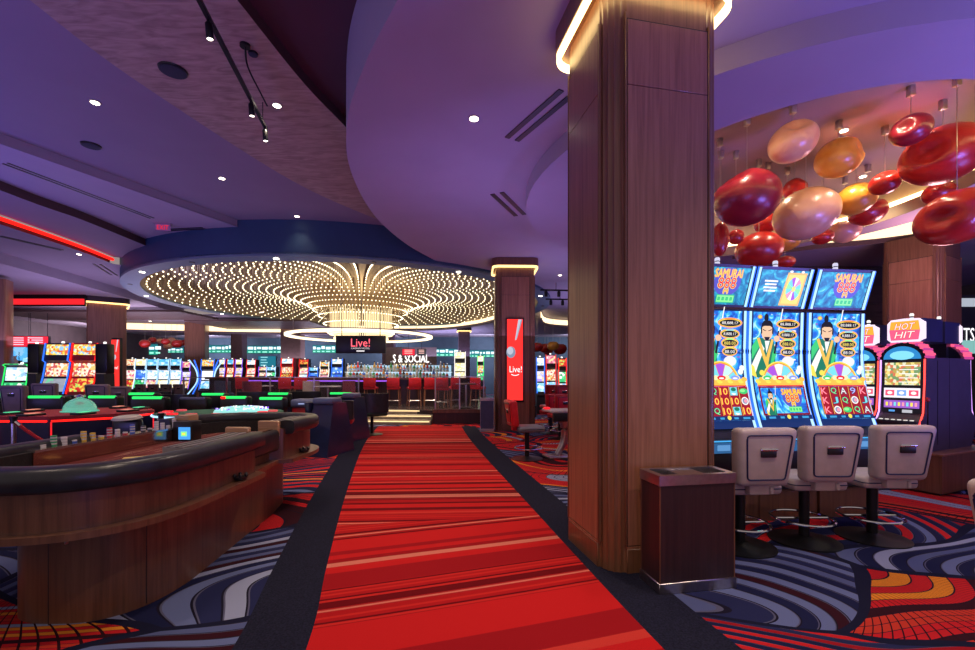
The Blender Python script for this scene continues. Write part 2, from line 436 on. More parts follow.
struct('ceiling_recess', m, 'brown domed recess above the glass pendants', 'ceiling')
i3 = circ(4.75, 7.95, 3.22, 3.72, 72); i4 = circ(4.75, 7.95, 3.17, 3.67, 72)
m = MB().ring(glow('amber_cove_light', (1, .68, .32), 8), i3, i4, ZD + .30, ZD + .40)
tag(m.build('cove_light'), 'amber light strip hidden in the ring around the pendants', 'cove light')

tanR = spline([(-3.05, 2, 0), (-2.75, 4.0, 0), (-2.66, 4.8, 0), (-2.5, 6.2, 0), (-2.2, 7.6, 0), (-1.9, 9.5, 0)], 8)
tanL = spline([(-4.6, 1, 0), (-4.85, 3.4, 0), (-4.87, 4.79, 0), (-4.72, 6.29, 0), (-3.93, 9.42, 0), (-2.66, 11.75, 0), (-2.40, 12.15, 0)], 8)
tanR = [(p[0], p[1]) for p in tanR]; tanL = [(p[0], p[1]) for p in tanL]
m = MB().flat(WEAVE, tanL + [(-1.5, 12.4)] + tanR[::-1] + [(-3.0, 1)], [], 5.5)
struct('ceiling_strip', m, 'curved ceiling strip in brown woven wallcovering', 'ceiling')
m = MB().strip(BROWN_F, [(x, y, 5.5) for x, y in tanR], [(x, y, 5.66) for x, y in tanR])
m.flat(MAROON, [(-3.2, 1)] + tanR + [(-1.0, 9.6), (1, 9.6), (1, 1)], [], 5.66)
struct('ceiling_maroon', m, 'dark maroon ceiling between woven strip and purple soffit', 'ceiling')
edgeL = [(-10.4, 1), (-8.05, 7.4), (-6.42, 11.56)]
m = MB().flat(PAINT2, [(-4.6, 1)] + tanL + drum(-68, -96.2) + edgeL[::-1], [], 5.505)
m.strip(PAINT, [(x, y, 5.505) for x, y in edgeL], [(x, y, 5.33) for x, y in edgeL])
struct('ceiling', m, 'flat plum ceiling with recessed lights', 'ceiling')
c1 = spline([(-9.3, 3, 0), (-9.55, 8.8, 0), (-9.45, 10.5, 0), (-9.55, 12.58, 0)], 8); c1 = [(p[0], p[1]) for p in c1]
m = MB().flat(PAINT, edgeL + drum(-96.2, -119.5) + c1[::-1], [], 5.33)
m.strip(BROWN_F, [(x, y, 5.33) for x, y in c1], [(x, y, 5.14) for x, y in c1])
struct('ceiling_lavender', m, 'lavender lit ceiling panel with a brown curved edge', 'ceiling')
c2 = spline([(-10.6, 3, 0), (-10.95, 9.5, 0), (-11.0, 10.5, 0), (-11.15, 12.3, 0), (-11.42, 13.75, 0)], 8); c2 = [(p[0], p[1]) for p in c2]
m = MB().flat(PAINT2, c1 + drum(-119.5, -134.5) + c2[::-1], [], 5.14)
m.strip(BROWN_F, [(x - .12, y, 5.14) for x, y in c2], [(x - .12, y, 4.92) for x, y in c2])
c3 = spline([(-12.6, 3, 0), (-13.2, 9.5, 0), (-13.5, 12.5, 0), (-14.4, 18, 0), (-15.5, 23, 0)], 8); c3 = [(p[0], p[1]) for p in c3]
m.flat(PAINT2, c2 + drum(-134.5, -200) + c3[::-1], [], 4.92)
m.strip(PAINT, [(x, y, 4.92) for x, y in c3], [(x, y, 4.62) for x, y in c3])
struct('ceiling_step', m, 'stepped plum ceiling curving past the red light line', 'ceiling')
m = MB().tube(REDLED, [(x - .03, y, 5.06) for x, y in c2], .045, 6)
tag(m.build('red_light_line'), 'long curved red light line along the ceiling step', 'light strip')
m = MB().flat(PAINT, c3 + drum(-200, -260) + [(-6.9, 37), (-30, 37), (-30, 3)], [], 4.62)
struct('ceiling_low', m, 'low purple ceiling over the far slot machines', 'ceiling')
m = MB().flat(PAINT, [(-8, 27.95), (4, 27.95), (17, 26), (17, 37), (-8, 37)], [], 4.70)
struct('ceiling_far', m, 'far purple ceiling behind the chandelier', 'ceiling')
m = MB()
for i in range(9):
    m.box(W_SLAT, -18.5 + i * .0, 20.6 + i * .34, 4.42, 9.0, .22, .1)
for i in range(10):
    m.box(W_SLAT, -12.8 , 24.0 + i * .42, 4.40, 6.6, .3, .1)
struct('ceiling_slats', m, 'dark timber slats under the far left ceiling', 'ceiling')

# lit cream coves far across the room
m = MB()
ca = [(p[0], p[1]) for p in spline([(-23, 26, 0), (-18, 27.5, 0), (-14, 28.3, 0), (-10, 28.4, 0), (-6, 27.6, 0)], 8)]
m.strip(WARM2, [(x, y, 4.66) for x, y in ca], [(x, y, 4.22) for x, y in ca])
m.strip(PAINT2, [(x, y - .25, 4.24) for x, y in ca], [(x, y - .25, 4.12) for x, y in ca]); m.strip(PAINT2, [(x, y - .25, 4.12) for x, y in ca], [(x, y, 4.12) for x, y in ca])
tag(m.build('cove_light'), 'long cream lit ceiling cove above the far left slots', 'cove light')
m = MB()
ca = [(p[0], p[1]) for p in spline([(-6.2, 27.8, 0), (-3, 27.4, 0), (-.8, 25.4, 0), (.4, 23.2, 0)], 8)]
m.strip(WARM2, [(x, y, 4.62) for x, y in ca], [(x, y, 4.40) for x, y in ca])
m.strip(PAINT2, [(x, y - .3, 4.40) for x, y in ca], [(x, y - .3, 4.28) for x, y in ca]); m.strip(PAINT2, [(x, y - .3, 4.28) for x, y in ca], [(x, y, 4.28) for x, y in ca])
tag(m.build('cove_light'), 'cream lit cove just right of the chandelier', 'cove light')
m = MB()
m.strip(WARM2, [(x - .01, y - .01, 4.72) for x, y in H2f], [(x - .01, y - .01, 5.44) for x, y in H2f])
tag(m.build('cove_light'), 'cream lit curved cove behind the pendants, above the arched slots', 'cove light')

# ------------------------------------------------------------------ walls
WALLP = plain('dark_teal_wall', (.06, .10, .14), .7, 0, .1, 2)
WALLB = plain('dark_brown_wall', (.09, .062, .066), .6, 0, .15, 2)
m = MB().box(WALLP, -4, 37.1, 0, 56, .2, 6); struct('wall_back', m, 'dark teal back wall of the casino', 'wall')
m = MB().box(WALLB, -26.1, 20, 0, .2, 36, 6); struct('wall_left', m, 'dark left wall', 'wall')
m = MB().box(WALLB, 17.1, 20, 0, .2, 36, 6); struct('wall_right', m, 'dark right wall', 'wall')
# timber wall behind the tall slot bank
m = MB()
for i in range(6): m.box(W_SLAT, 8.7, 13.2, .8 + i * .56, 8.0, .2, .54)
m.box(plain('tan_band', (.26, .15, .10), .5), 8.7, 13.08, 2.62, 8.0, .1, .36)
m.box(WALLB, 8.7, 13.25, 0, 8.0, .2, 4.7)
struct('wall_right_1', m, 'brown slatted partition behind the tall slot machines', 'wall')

m = MB()
ca = [(p[0], p[1]) for p in spline([(2.6, 22, 0), (3.2, 24.5, 0), (4.6, 25.6, 0), (7, 26, 0)], 8)]
m.strip(WARM2, [(x, y, 4.66) for x, y in ca], [(x, y, 4.36) for x, y in ca]); m.strip(PAINT2, [(x, y - .2, 4.36) for x, y in ca], [(x, y - .2, 4.22) for x, y in ca]); m.strip(PAINT2, [(x, y - .2, 4.22) for x, y in ca], [(x, y, 4.22) for x, y in ca])
tag(m.build('cove_light'), 'cream lit cove seen between the two wooden columns', 'cove light')
# ------------------------------------------------------------------ columns
def fluted(w, d, r, depth=.008, per=5, n=40):
    out = []
    for cx, cy, a in ((w / 2 - r, d / 2 - r, 0), (-w / 2 + r, d / 2 - r, PI / 2), (-w / 2 + r, -d / 2 + r, PI), (w / 2 - r, -d / 2 + r, 1.5 * PI)):
        for i in range(n + 1):
            t = i / n; rr = r - depth * abs(math.sin(PI * per * t)) ** .7 * (0 if i in (0, n) else 1) + 0
            out.append((cx + rr * math.cos(a + t * PI / 2), cy + rr * math.sin(a + t * PI / 2)))
    return out
def column(name, label, x, y, w, d, rz, h=4.72, cap=True, lip=.27, detail=True, wd=None, led=None):
    led = led or glow('amber_cornice_light', (1, .62, .22), 2.6)
    t = thing(name, label, 'column', (x, y, 0), rz); t['kind'] = 'structure'
    wd = wd or W_COL
    if detail: MB().prism(W_TRIM, fluted(w, d, .15), 0, h).build('shaft', t, 25)
    else: MB().prism(wd, rrect(w, d, .05, 3), 0, h).build('shaft', t)
    if detail:
        GAP = plain('panel_gap', (.02, .01, .01), .6)
        for k, (ww, dist) in enumerate(((w, d / 2), (d, w / 2), (w, d / 2), (d, w / 2))):
            M = T(rz=k * PI / 2); pw = ww - .30
            p = MB().box(GAP, 0, -dist - .001, .2, pw + .016, .02, h - .70, M)
            p.box(wd, 0, -dist - .004, .21, pw, .026, h - 1.22, M, .003, 1).box(wd, 0, -dist - .004, h - 1.005, pw, .026, .495, M, .003, 1)
            for s in (-1, 1): p.box(W_TRIM, s * (pw / 2 + .014), -dist - .006, 0.2, .014, .03, h - .66, M, .004, 1)
            p.build('panel', t)
        b = MB()
        for k, (ww, dist) in enumerate(((w, d / 2), (d, w / 2), (w, d / 2), (d, w / 2))):
            b.box(W_TRIM, 0, -dist - .006, 0, ww - .29, .03, .185, T(rz=k * PI / 2), .004, 1).box(W_COL, 0, -dist - .008, .185, ww - .29, .022, .02, T(rz=k * PI / 2))
        b.build('plinth', t)
    if cap:
        o = .11
        MB().prism(W_DARK if not detail else W_TRIM, rrect(w + 2 * o, d + 2 * o, .2, 8), h - lip + .06, h).build('cornice', t)
        A, B = rrect(w + 2 * o - .02, d + 2 * o - .02, .19, 8), rrect(w + 2 * o - .09, d + 2 * o - .09, .16, 8)
        MB().ring(led or WARM, A, B, h - lip, h - lip + .06).build('light_strip', t)
    return t
PLUM = plain('plum_stone', (.13, .08, .11), .6)
ANG = math.radians(11.5)
col1 = column('column', 'big wooden column in front with fluted corners and a glowing cornice', 1.305, 3.935, .985, .90, ANG, led=WARM)
col2 = column('column', 'wooden column with a red vertical screen beside the aisle', PX(514, 12.75), 12.8, 1.06, 1.0, 0.03)
column('column', 'wooden column behind the red and blue slot machines', PX(107, 18.3), 18.3, 1.22, 1.22, math.radians(40), detail=False, h=4.62)
column('column', 'plain brown column left of the butterfly slot machine', PX(197, 26.6), 26.6, 1.04, .9, .3, h=4.62, detail=False, cap=False)
column('column', 'brown column with dark cap left of the glowing halo ring', PX(293, 28.6), 28.6, 1.2, 1.0, .1, h=4.7, detail=False, wd=plain('brown_stone', (.16, .10, .085), .6))
column('column', 'slim purple column behind the yellow slot machine', PX(464, 30), 30, .75, .75, .1, h=4.7, detail=False, wd=PLUM)
column('column', 'dark column standing behind the three matching slots', PX(239, 31.5), 31.5, .8, .7, 0, h=4.7, detail=False, cap=False, wd=PLUM)
column('column', 'purple column just right of the hanging black sign', PX(389, 31), 31, .8, .7, 0, h=4.7, detail=False, cap=False, wd=PLUM)
column('column', 'narrow column at the left edge of the view', PX(-4, 14.0), 14.0, .62, .6, .5, h=4.5, detail=False, cap=False)
column('column', 'reddish wooden column behind the arched slot machines at the right', PX(921, 10.3), 10.3, 1.12, 1.05, math.radians(28), h=4.6, detail=True, cap=False, wd=W_COL)

# red screen on the second column
yF = 12.8 - .5
t = thing('advert_screen', 'tall red screen with exclamation mark on the second column', 'screen', (PX(514.7, yF), yF - .02, 0), .03)
zb, zt = PZ(402, yF), PZ(318, yF); wS = .50
MB().box(BLACK, 0, -.03, zb, wS, .06, zt - zb, None, .01).build('frame', t)
RS = glow('red_screen', (1, .035, .03), 1.25)
s = MB().poly(RS, [(-wS / 2 + .035, -.062, zb + .05), (wS / 2 - .035, -.062, zb + .05), (wS / 2 - .035, -.062, zt - .04), (-wS / 2 + .035, -.062, zt - .04)])
GW = glow('screen_silver', (.62, .66, .78), .9); GW2 = glow('screen_grey_blue', (.32, .40, .55), .8); GWW = glow('screen_white', (1, .95, .95), 1.4)
s.poly(GW, [(.0, -.064, zt - .62), (.035, -.064, zt - .60), (.20, -.064, zt - .05), (.09, -.064, zt - .05)])
s.poly(GW2, [(.035, -.065, zt - .60), (.06, -.065, zt - .56), (.20, -.065, zt - .05), (.17, -.065, zt - .05)])
s.poly(GW2, [(-.11 + .125 * math.cos(a), -.064, zt - .94 + .155 * math.sin(a)) for a in [i * PI / 12 for i in range(24)]])
s.poly(GW, [(-.13 + .085 * math.cos(a), -.065, zt - .90 + .105 * math.sin(a)) for a in [i * PI / 12 for i in range(24)]])
def flat_text(mb, m, txt, x, y, z, w, h, M=None):
    v, f = text_vf(txt)
    return mb.add([(x + p[0] * w, y, z + p[1] * h) for p in v], f, m, M)
flat_text(s, GWW, 'Live!', .02, -.065, zt - 1.40, .33, .17)
s.add([(x, -.065, z) for x, z in [(-.10 + .03 * i, zt - 1.53 - .03 * math.sin(PI * i / 7)) for i in range(8)] + [(-.10 + .03 * i, zt - 1.55 - .03 * math.sin(PI * i / 7)) for i in range(7, -1, -1)]], [tuple(range(16))], GWW)
s.build('display', t)

# red Live! pylon screen on the far left column
Y = 17.2; t = thing('advert_screen', 'narrow red pylon screen beside the red-edged slot machine', 'screen', (PX(117, Y), Y, 0), -.1)
MB().box(BLACK, 0, 0, 0, .36, .12, PZ(338, Y), None, .01).build('frame', t)
s = MB().box(RS, 0, -.065, .95, .32, .02, PZ(339, Y) - .98)
s.poly(GW, [(.02, -.08, 2.42), (.05, -.08, 2.42), (.14, -.08, 2.88), (.08, -.08, 2.88)])
s.poly(GW, [(-.03 + .07 * math.cos(a), -.08, 2.22 + .10 * math.sin(a)) for a in [i * PI / 8 for i in range(16)]])
flat_text(s, GWW, 'Live!', 0, -.08, 1.82, .24, .12)
s.build('display', t)

# ------------------------------------------------------------------ chandelier
cx, cy = -5.52, 19.7
t = thing('chandelier', 'huge round chandelier of glowing beads flaring like a trumpet', 'chandelier', (cx, cy, 0))
RO, RI, ZR = 8.2, 7.68, 4.63
a, b_, ci = circ(0, 0, RO, n=96), circ(0, 0, RO - .02, n=96), circ(0, 0, RI, n=96)
m = MB().strip(BLUE_F, [(x, y, ZR) for x, y in a], [(x, y, 5.52) for x, y in a], closed=True); m.build('drum', t)
m = MB().ring(TEAL_F, a, ci, ZR - .06, ZR + .03)
for i in range(20):
    q = 2 * PI * i / 20; m.lathe(LENS if i % 2 else BLACK, [(.07, ZR - .075), (.07, ZR - .055)], 8, T(7.94 * math.cos(q), 7.94 * math.sin(q), 0))
m.build('flange', t)
m = MB().strip(SAND, [(x, y, ZR) for x, y in ci], [(x, y, 5.48) for x, y in ci], closed=True).flat(SAND, ci, [], 5.48); m.build('liner', t)
BEAD = glow('bead_light', (1, .82, .52), 5.0)
ROD = plain('bronze_rod', (.40, .30, .17), .4, .6)
def bead_z(r): return 5.22 - 1.85 * (1.4 / r) ** 2.0 - .53 * max(0.0, (r - 3.6) / 3.9) ** 1.4
bv, bf = [], []
_bm = bmesh.new(); bmesh.ops.create_icosphere(_bm, subdivisions=1, radius=1.0)
_bm.verts.index_update(); bv = [tuple(q.co) for q in _bm.verts]; bf = [tuple(q.index for q in f.verts) for f in _bm.faces]; _bm.free()
def strand(mb, x, y, z, top=5.45):
    rr = .020 + .005 * (math.hypot(x, y) / 7.5)
    mb.add([(x + p[0] * rr, y + p[1] * rr, z + p[2] * rr) for p in bv], bf, BEAD)
    w = .008
    mb.add([(x - w, y, z), (x + w, y, z), (x + w, y, top), (x - w, y, top), (x, y - w, z), (x, y + w, z), (x, y + w, top), (x, y - w, top)], [(0, 1, 2, 3), (4, 5, 6, 7)], ROD)
pts = []
for i in range(24):
    r = 1.40 + (7.5 - 1.40) * (i / 23) ** 1.15
    for k in range(90):
        q = 2 * PI * (k + .0) / 90
        pts.append((r * math.cos(q), r * math.sin(q), bead_z(r)))
pts.sort(key=lambda p: math.hypot(p[0] + cx, p[1] + cy))
for p in pts[:100]:
    mb = MB(); strand(mb, *p); mb.build('bead_strand', t)
mb = MB()
for p in pts[100:]: strand(mb, *p)
o = mb.build('bead_strand', t); o['kind'] = 'stuff'
# dense lit tassel in the middle
mb = MB()
TAS = glow('crystal_rod_light', (1, .76, .40), 1.5)
for zt_, zb_, r, n in ((4.4, 3.28, 1.30, 80), (4.3, 3.10, 1.12, 70), (4.3, 2.92, .85, 56), (4.2, 2.6, .62, 46)):
    for k in range(n):
        q = 2 * PI * k / n; mb.tube(TAS, [(r * math.cos(q), r * math.sin(q), zb_), (r * math.cos(q), r * math.sin(q), zt_)], .016, 4)
    mb.ring(WARM2, circ(0, 0, r + .04, n=48), circ(0, 0, r - .04, n=48), zb_, zb_ + .05)
mb.build('crystal_tassel', t)
# thin halo under it
t = thing('halo_light', 'slim glowing halo ring around the foot of the chandelier', 'ring light', (cx, cy, 3.16))
MB().ring(STEEL, circ(0, 0, 3.10, n=80), circ(0, 0, 2.92, n=80), .10, .14).build('frame', t)
MB().ring(glow('halo_led', (1, .82, .52), 2.4), circ(0, 0, 3.09, n=80), circ(0, 0, 2.90, n=80), .02, .10).build('light_strip', t)
for k in range(4):
    q = PI / 4 + k * PI / 2; MB().tube(STEEL, [(2.95 * math.cos(q), 2.95 * math.sin(q), .16), (2.95 * math.cos(q), 2.95 * math.sin(q), 1.45)], .012, 5).build('cable', t)
# hanging sign
Y = 16.4
t = thing('hanging_sign', 'black hanging sign with pink lit lettering below the chandelier', 'sign', (PX(360.5, Y), Y, PZ(353.3, Y)))
ws, hs = PX(385.5, Y) - PX(335.7, Y), PZ(335.5, Y) - PZ(353.3, Y)
MB().box(BLACK, 0, .06, 0, ws, .12, hs, None, .01).build('board', t)
m = flat_text(MB(), glow('sign_pink', (1, .12, .16), 1.7), 'Live!', 0, -.004, hs * .60, ws * .38, hs * .46)
m.build('lettering', t)
m = flat_text(MB(), glow('sign_white', (1, .9, .9), .9), 'CASINO HOTEL', 0, -.004, hs * .28, ws * .38, hs * .09)
for i in range(7): m.box(GWW, (i - 3) * ws * .023, -.006, hs * .10, ws * .016, .006, hs * .06)
m.build('lettering', t)
for x in (-.7, .7): MB().tube(BLACKM, [(x, .06, hs - .01), (x, .06, hs + 1.2)], .015, 5).build('hanger', t)

# ------------------------------------------------------------------ glass pendants over the slots
def glass(name, c0, c1, rough=.3, em=0):
    m, nt, b = newmat(name)
    no = N(nt, 'ShaderNodeTexNoise'); no.inputs['Scale'].default_value = 5; no.inputs['Detail'].default_value = 4
    nt.links.new(coords(nt), no.inputs['Vector'])
    nt.links.new(ramp(nt, no.outputs['Fac'], [(.3, c0), (.7, c1)]), b.inputs['Base Color'])
    vo = N(nt, 'ShaderNodeTexVoronoi'); vo.inputs['Scale'].default_value = 60; nt.links.new(coords(nt), vo.inputs['Vector'])
    bp = N(nt, 'ShaderNodeBump'); bp.inputs['Strength'].default_value = .25; bp.inputs['Distance'].default_value = .006
    nt.links.new(vo.outputs['Distance'], bp.inputs['Height']); nt.links.new(bp.outputs[0], b.inputs['Normal'])
    b.inputs['Roughness'].default_value = rough; b.inputs['Coat Weight'].default_value = .45; b.inputs['Coat Roughness'].default_value = .22
    b.inputs['Subsurface Weight'].default_value = .0
    return m
G_RED = glass('red_glass', (.46, .012, .012), (.62, .04, .018)); G_WINE = glass('wine_glass', (.25, .008, .022), (.36, .016, .03))
G_AMB = glass('amber_glass', (.85, .36, .03), (.95, .50, .06), .3); G_PEA = glass('peach_glass', (.80, .40, .20), (.88, .52, .28), .3)
def globe_mb(m, rx, rz, dimple):
    mb = MB(); nU, nV = 28, 18; v = []; f = []
    for i in range(nV + 1):
        th = PI * i / nV
        for j in range(nU):
            ph = 2 * PI * j / nU
            d = Vector((math.sin(th) * math.cos(ph), math.sin(th) * math.sin(ph), math.cos(th)))
            k = max(0.0, d.dot(dimple)); dent = 1 - .34 * max(0, (k - .86) / .14) ** 1.0 if k > .86 else 1
            lump = 1 + .05 * d.x * d.z + .04 * d.y * d.x
            v.append((d.x * rx * dent * lump, d.y * rx * .92 * dent * lump, d.z * rz * dent * lump))
    for i in range(nV):
        for j in range(nU): f.append((i * nU + j, (i + 1) * nU + j, (i + 1) * nU + (j + 1) % nU, i * nU + (j + 1) % nU))
    return mb.add(v, f, m)
PEND = [  # px, py, half width px, half height px, Y, glass, tilt, dimple, label
    (793, 142, 24.5, 19, 6.3, G_PEA, -.35, (-.1, -.8, .7), 'peach glass pendant hanging highest at the left of the cluster'),
    (839, 158, 23, 18.5, 6.7, G_AMB, -.2, (.6, -.75, .1), 'amber glass pendant beside the highest peach one'),
    (747, 198, 33, 27, 6.6, G_WINE, -.1, (-.5, -.2, .8), 'big wine-red glass pendant nearest the column'),
    (795, 189, 12, 10, 7.65, G_RED, -.3, (.5, -.7, .5), 'tiny red glass pendant over the big peach one'),
    (806, 214, 32, 24.5, 6.9, G_PEA, -.25, (.2, .2, .9), 'biggest peach glass pendant in the middle of the cluster'),
    (856, 199, 19.5, 15, 7.4, G_AMB, -.2, (.3, .5, .8), 'plain amber glass pendant below the upper amber one'),
    (885, 183, 15, 11, 6.85, G_RED, -.2, (-.3, -.5, .8), 'flat red glass pendant under a short square cap'),
    (868, 212, 18, 12.5, 8.1, G_RED, -.25, (.1, -.4, .9), 'red glass pendant tucked below the plain amber one'),
    (911, 130, 19, 14.5, 5.9, G_WINE, -.2, (-.8, -.5, .2), 'wine-red glass pendant hanging highest at the right'),
    (943, 155, 38, 27.5, 6.2, G_RED, -.15, (-.85, -.45, .1), 'biggest red glass pendant with a dimple on its left'),
    (939, 193, 15, 10.5, 6.9, G_RED, -.1, (.1, -.9, .4), 'small red glass pendant between two large red ones'),
    (957, 217, 37, 26, 5.7, G_RED, -.25, (-.9, -.4, .1), 'large red glass pendant at the right edge, lowest there'),
    (845, 231, 15, 11.5, 8.6, G_PEA, -.1, (.0, -.3, .9), 'small tan glass pendant lowest in the middle'),
    (720, 239, 9, 17, 7.2, G_RED, .0, (-.3, .2, .9), 'red glass pendant half hidden by the big column'),
    (736, 237, 8, 7.5, 7.6, G_RED, -.1, (.3, -.6, .5), 'tiny red glass pendant below the big wine-red one'),
    (759, 250, 23.5, 17.5, 7.9, G_RED, -.1, (-.3, .6, .7), 'red glass pendant hanging just above the slot displays'),
    (787, 241, 14, 9.5, 8.2, G_AMB, -.2, (.3, .6, .7), 'small amber glass pendant behind the biggest peach one'),
    (823, 237, 10.5, 7, 8.0, G_RED, -.2, (.3, .6, .7), 'small red glass pendant peeking out right of biggest peach'),
    (768, 223, 14, 9, 8.0, G_RED, -.1, (.3, .6, .7), 'red glass pendant peeking from behind the big wine-red one'),
    (721, 203, 10, 14, 7.6, G_AMB, 0, (.3, .6, .7), 'amber glass pendant almost hidden behind the big wine-red one'),
    (785, 262, 10, 6, 9.3, G_RED, 0, (.3, .6, .7), 'farthest small red glass pendant low behind the slot displays'),
]
for px, py, hw, hh, Y, gm, tilt, dm, lab in PEND:
    x, z = PX(px, Y), PZ(py, Y); rx, rz_ = hw * Y / F * .96, hh * Y / F
    t = thing('glass_pendant', lab, 'pendant', (x, Y, z), 0, 'blown glass pendants over the slots')
    g = globe_mb(gm, rx, rz_, Vector(dm).normalized()); o = g.build('globe', t, 80); o.rotation_euler = (0, tilt, 0)
    zc = 5.3 - z
    MB().tube(STEEL, [(0, 0, rz_ * .9), (0, 0, zc - .08)], .0045, 5).build('cord', t)
    MB().box(STEEL, 0, 0, zc - .13, .07, .07, .13, None, .006).build('canopy', t)

# ------------------------------------------------------------------ ceiling fittings
def downlight(px, py, z, label, watt=0, r=.055):
    Y = (z - EYE) * F / (HZ - py); x = PX(px, Y)
    t = thing('downlight', label, 'ceiling light', (x, Y, z), 0, 'recessed ceiling lights')
    MB().lathe(STEEL, [(r * 1.25, -.012), (r * 1.3, 0), (r, 0)], 20).build('trim', t)
    MB().lathe(LENS, [(r, -.016), (r * .6, -.022)], 20).build('lens', t)
    if watt: lamp('SPOT', (x, Y, z - .06), watt, (1, .82, .62), spot_size=math.radians(95), spot_blend=.8, shadow_soft_size=.05)
    return x, Y
downlight(95, 102, 5.505, 'recessed light in the plum ceiling, nearest on the left', 130)
downlight(222, 178, 5.505, 'recessed light in the plum ceiling, second from the left', 130)
downlight(297, 216, 5.505, 'recessed light in the plum ceiling just above the blue drum', 12)
downlight(277, 105, 5.5, 'recessed light in the woven ceiling strip beside the track', 130)
downlight(474, 118, ZS, 'single recessed light in the big purple soffit', 160)
downlight(79, 254, 4.92, 'recessed light below the red light line', 60)
downlight(844, 130, 5.3, 'recessed light behind the upper amber pendant', 120)
downlight(863, 176, 5.3, 'recessed light above the plain amber pendant', 120)
downlight(560, 275, ZS, 'far recessed light just left of the big column', 60)
for i, (px, py) in enumerate(((97, 315), (58, 316), (150, 321), (205, 316), (236, 321), (262, 312))):
    downlight(px, py, 4.58, ('small far downlight above the wooden column cap', 'small far downlight left of the wooden column', 'small far downlight above the long slot row', 'small far downlight above the brown column',
               'small far downlight right of the brown column', 'small far downlight below the blue drum edge')[i], 0, .07)
def speaker(px, py, z, r, label):
    Y = (z - EYE) * F / (HZ - py)
    t = thing('ceiling_speaker', label, 'speaker', (PX(px, Y), Y, z))
    MB().lathe(BLACK, [(r, -.02), (r * 1.05, 0)], 28).build('rim', t); MB().lathe(plain('speaker_grille', (.02, .025, .045), .7), [(r * .93, -.026), (r * .5, -.03)], 28).build('grille', t)
speaker(173, 70, 5.5, .16, 'dark round speaker in the woven ceiling strip')
speaker(91, 145, 5.505, .14, 'dark round speaker in the plum ceiling')
speaker(253, 53, 5.5, .055, 'small dark sensor disc near the light track')
def vent(p0, p1, z, gap, label, w=.05):
    """a pair of parallel slots between two picture points on a ceiling"""
    A, B = [Vector((PX(px, (z - EYE) * F / (HZ - py)), (z - EYE) * F / (HZ - py), 0)) for px, py in (p0, p1)]
    d = (B - A); L = d.length; t = thing('slot_vent', label, 'vent', ((A + B) / 2 + Vector((0, 0, z))), math.atan2(d.y, d.x))
    for s in (-1, 1): MB().box(BLACK, 0, s * gap / 2, -.012, L, w, .014).build('slot', t)
vent((512, 139), (567, 92), ZS, .16, 'long pair of black slot vents beside the column cornice', .07)
vent((497, 193), (520, 215), ZS, .18, 'short pair of black slot vents farther along the soffit', .08)
vent((5, 163), (152, 218), 5.33, .11, 'long black slot vent in the lavender ceiling panel', .04)
vent((166, 230), (204, 228), 5.33, .10, 'short slot vent near the blue drum', .05)
vent((0, 236), (62, 250), 4.92, .10, 'slot vent in the ceiling step below the red line', .05)
vent((97, 264), (114, 275), 4.92, .16, 'short slot vent beside the blue drum rim', .06)
# exit sign
Y = 11.3
t = thing('exit_sign', 'small exit sign glowing red under the lavender panel', 'sign', (PX(163, Y), Y, 5.15), .2)
MB().box(plain('clear_acrylic', (.55, .3, .4), .1), 0, 0, 0, .34, .02, .17).build('panel', t)
flat_text(MB(), REDDIM, 'EXIT', 0, -.013, .08, .26, .11).build('lettering', t); MB().box(STEEL, 0, 0, .165, .40, .07, .03).build('mount', t)
# track lights under the woven strip
A = Vector((PX(196, 4.72), 4.72, 5.12)); B = Vector((PX(266, 6.35), 6.35, 5.0))
A = Vector((-3.05, 4.55, 5.25)); B = Vector((-3.22, 6.55, 5.02 + .0))
def at_z(px, py, z):
    Y = (z - EYE) * F / (HZ - py); return Vector((PX(px, Y), Y, z))
A, B = at_z(196, -6, 5.2), at_z(266, 129, 5.2)
t = thing('track_light', 'black track with spotlights hung under the woven ceiling strip', 'track light', A)
D = B - A; ang = math.atan2(D.y, D.x)
m = MB().box(BLACKM, D.length / 2, 0, -.02, D.length, .045, .045, T(rz=ang), .004, 1); m.build('track', t)
for k in (.12, .70, .97):
    p = D * k
    h = MB().lathe(BLACKM, [(.03, -.20), (.036, -.19), (.036, -.06), (.02, -.04)], 14, T(p.x, p.y, 0, 0, .15)).tube(BLACKM, [(p.x, p.y, -.05), (p.x, p.y, -.01)], .012, 6); h = h.build('spot_head', t)
    MB().lathe(LENS, [(.028, -.204), (.015, -.206)], 14, T(p.x, p.y, 0, 0, .15)).build('lens', h)
for k in (.45,):
    p = D * k; MB().lathe(BLACKM, [(.06, .27), (.06, .3)], 16, T(p.x + .12, p.y, 0)).tube(BLACKM, spline([(p.x + .12, p.y, .28), (p.x + .10, p.y + .1, .1), (p.x + .05, p.y + .5, .04), (p.x + .02, p.y + .75, .01)], 6), .011, 6).build('feed_cable', t)
for k in (.05, .93): MB().tube(BLACKM, [(D.x * k, D.y * k, 0), (D.x * k, D.y * k, .3)], .006, 5).build('hanger', t)
for k, (px, py) in enumerate(((556, 291), (560, 300))):
    Y = 15.5 + k * 1.5; z = PZ(py, Y)
    t = thing('track_light', ('far upper black track light left of the big column', 'far lower black track light left of the big column')[k], 'track light', (PX(px, Y), Y, z), .1)
    MB().box(BLACKM, 0, 0, 0, 1.1, .05, .05).build('track', t); MB().tube(BLACKM, [(0, 0, .05), (0, 0, 4.72 - z)], .012, 5).build('hanger', t)
    for x in (-.35, .1): h = MB().lathe(BLACKM, [(.05, -.2), (.06, -.18), (.06, -.03), (.03, 0)], 12, T(x, 0, 0)).build('spot_head', t)
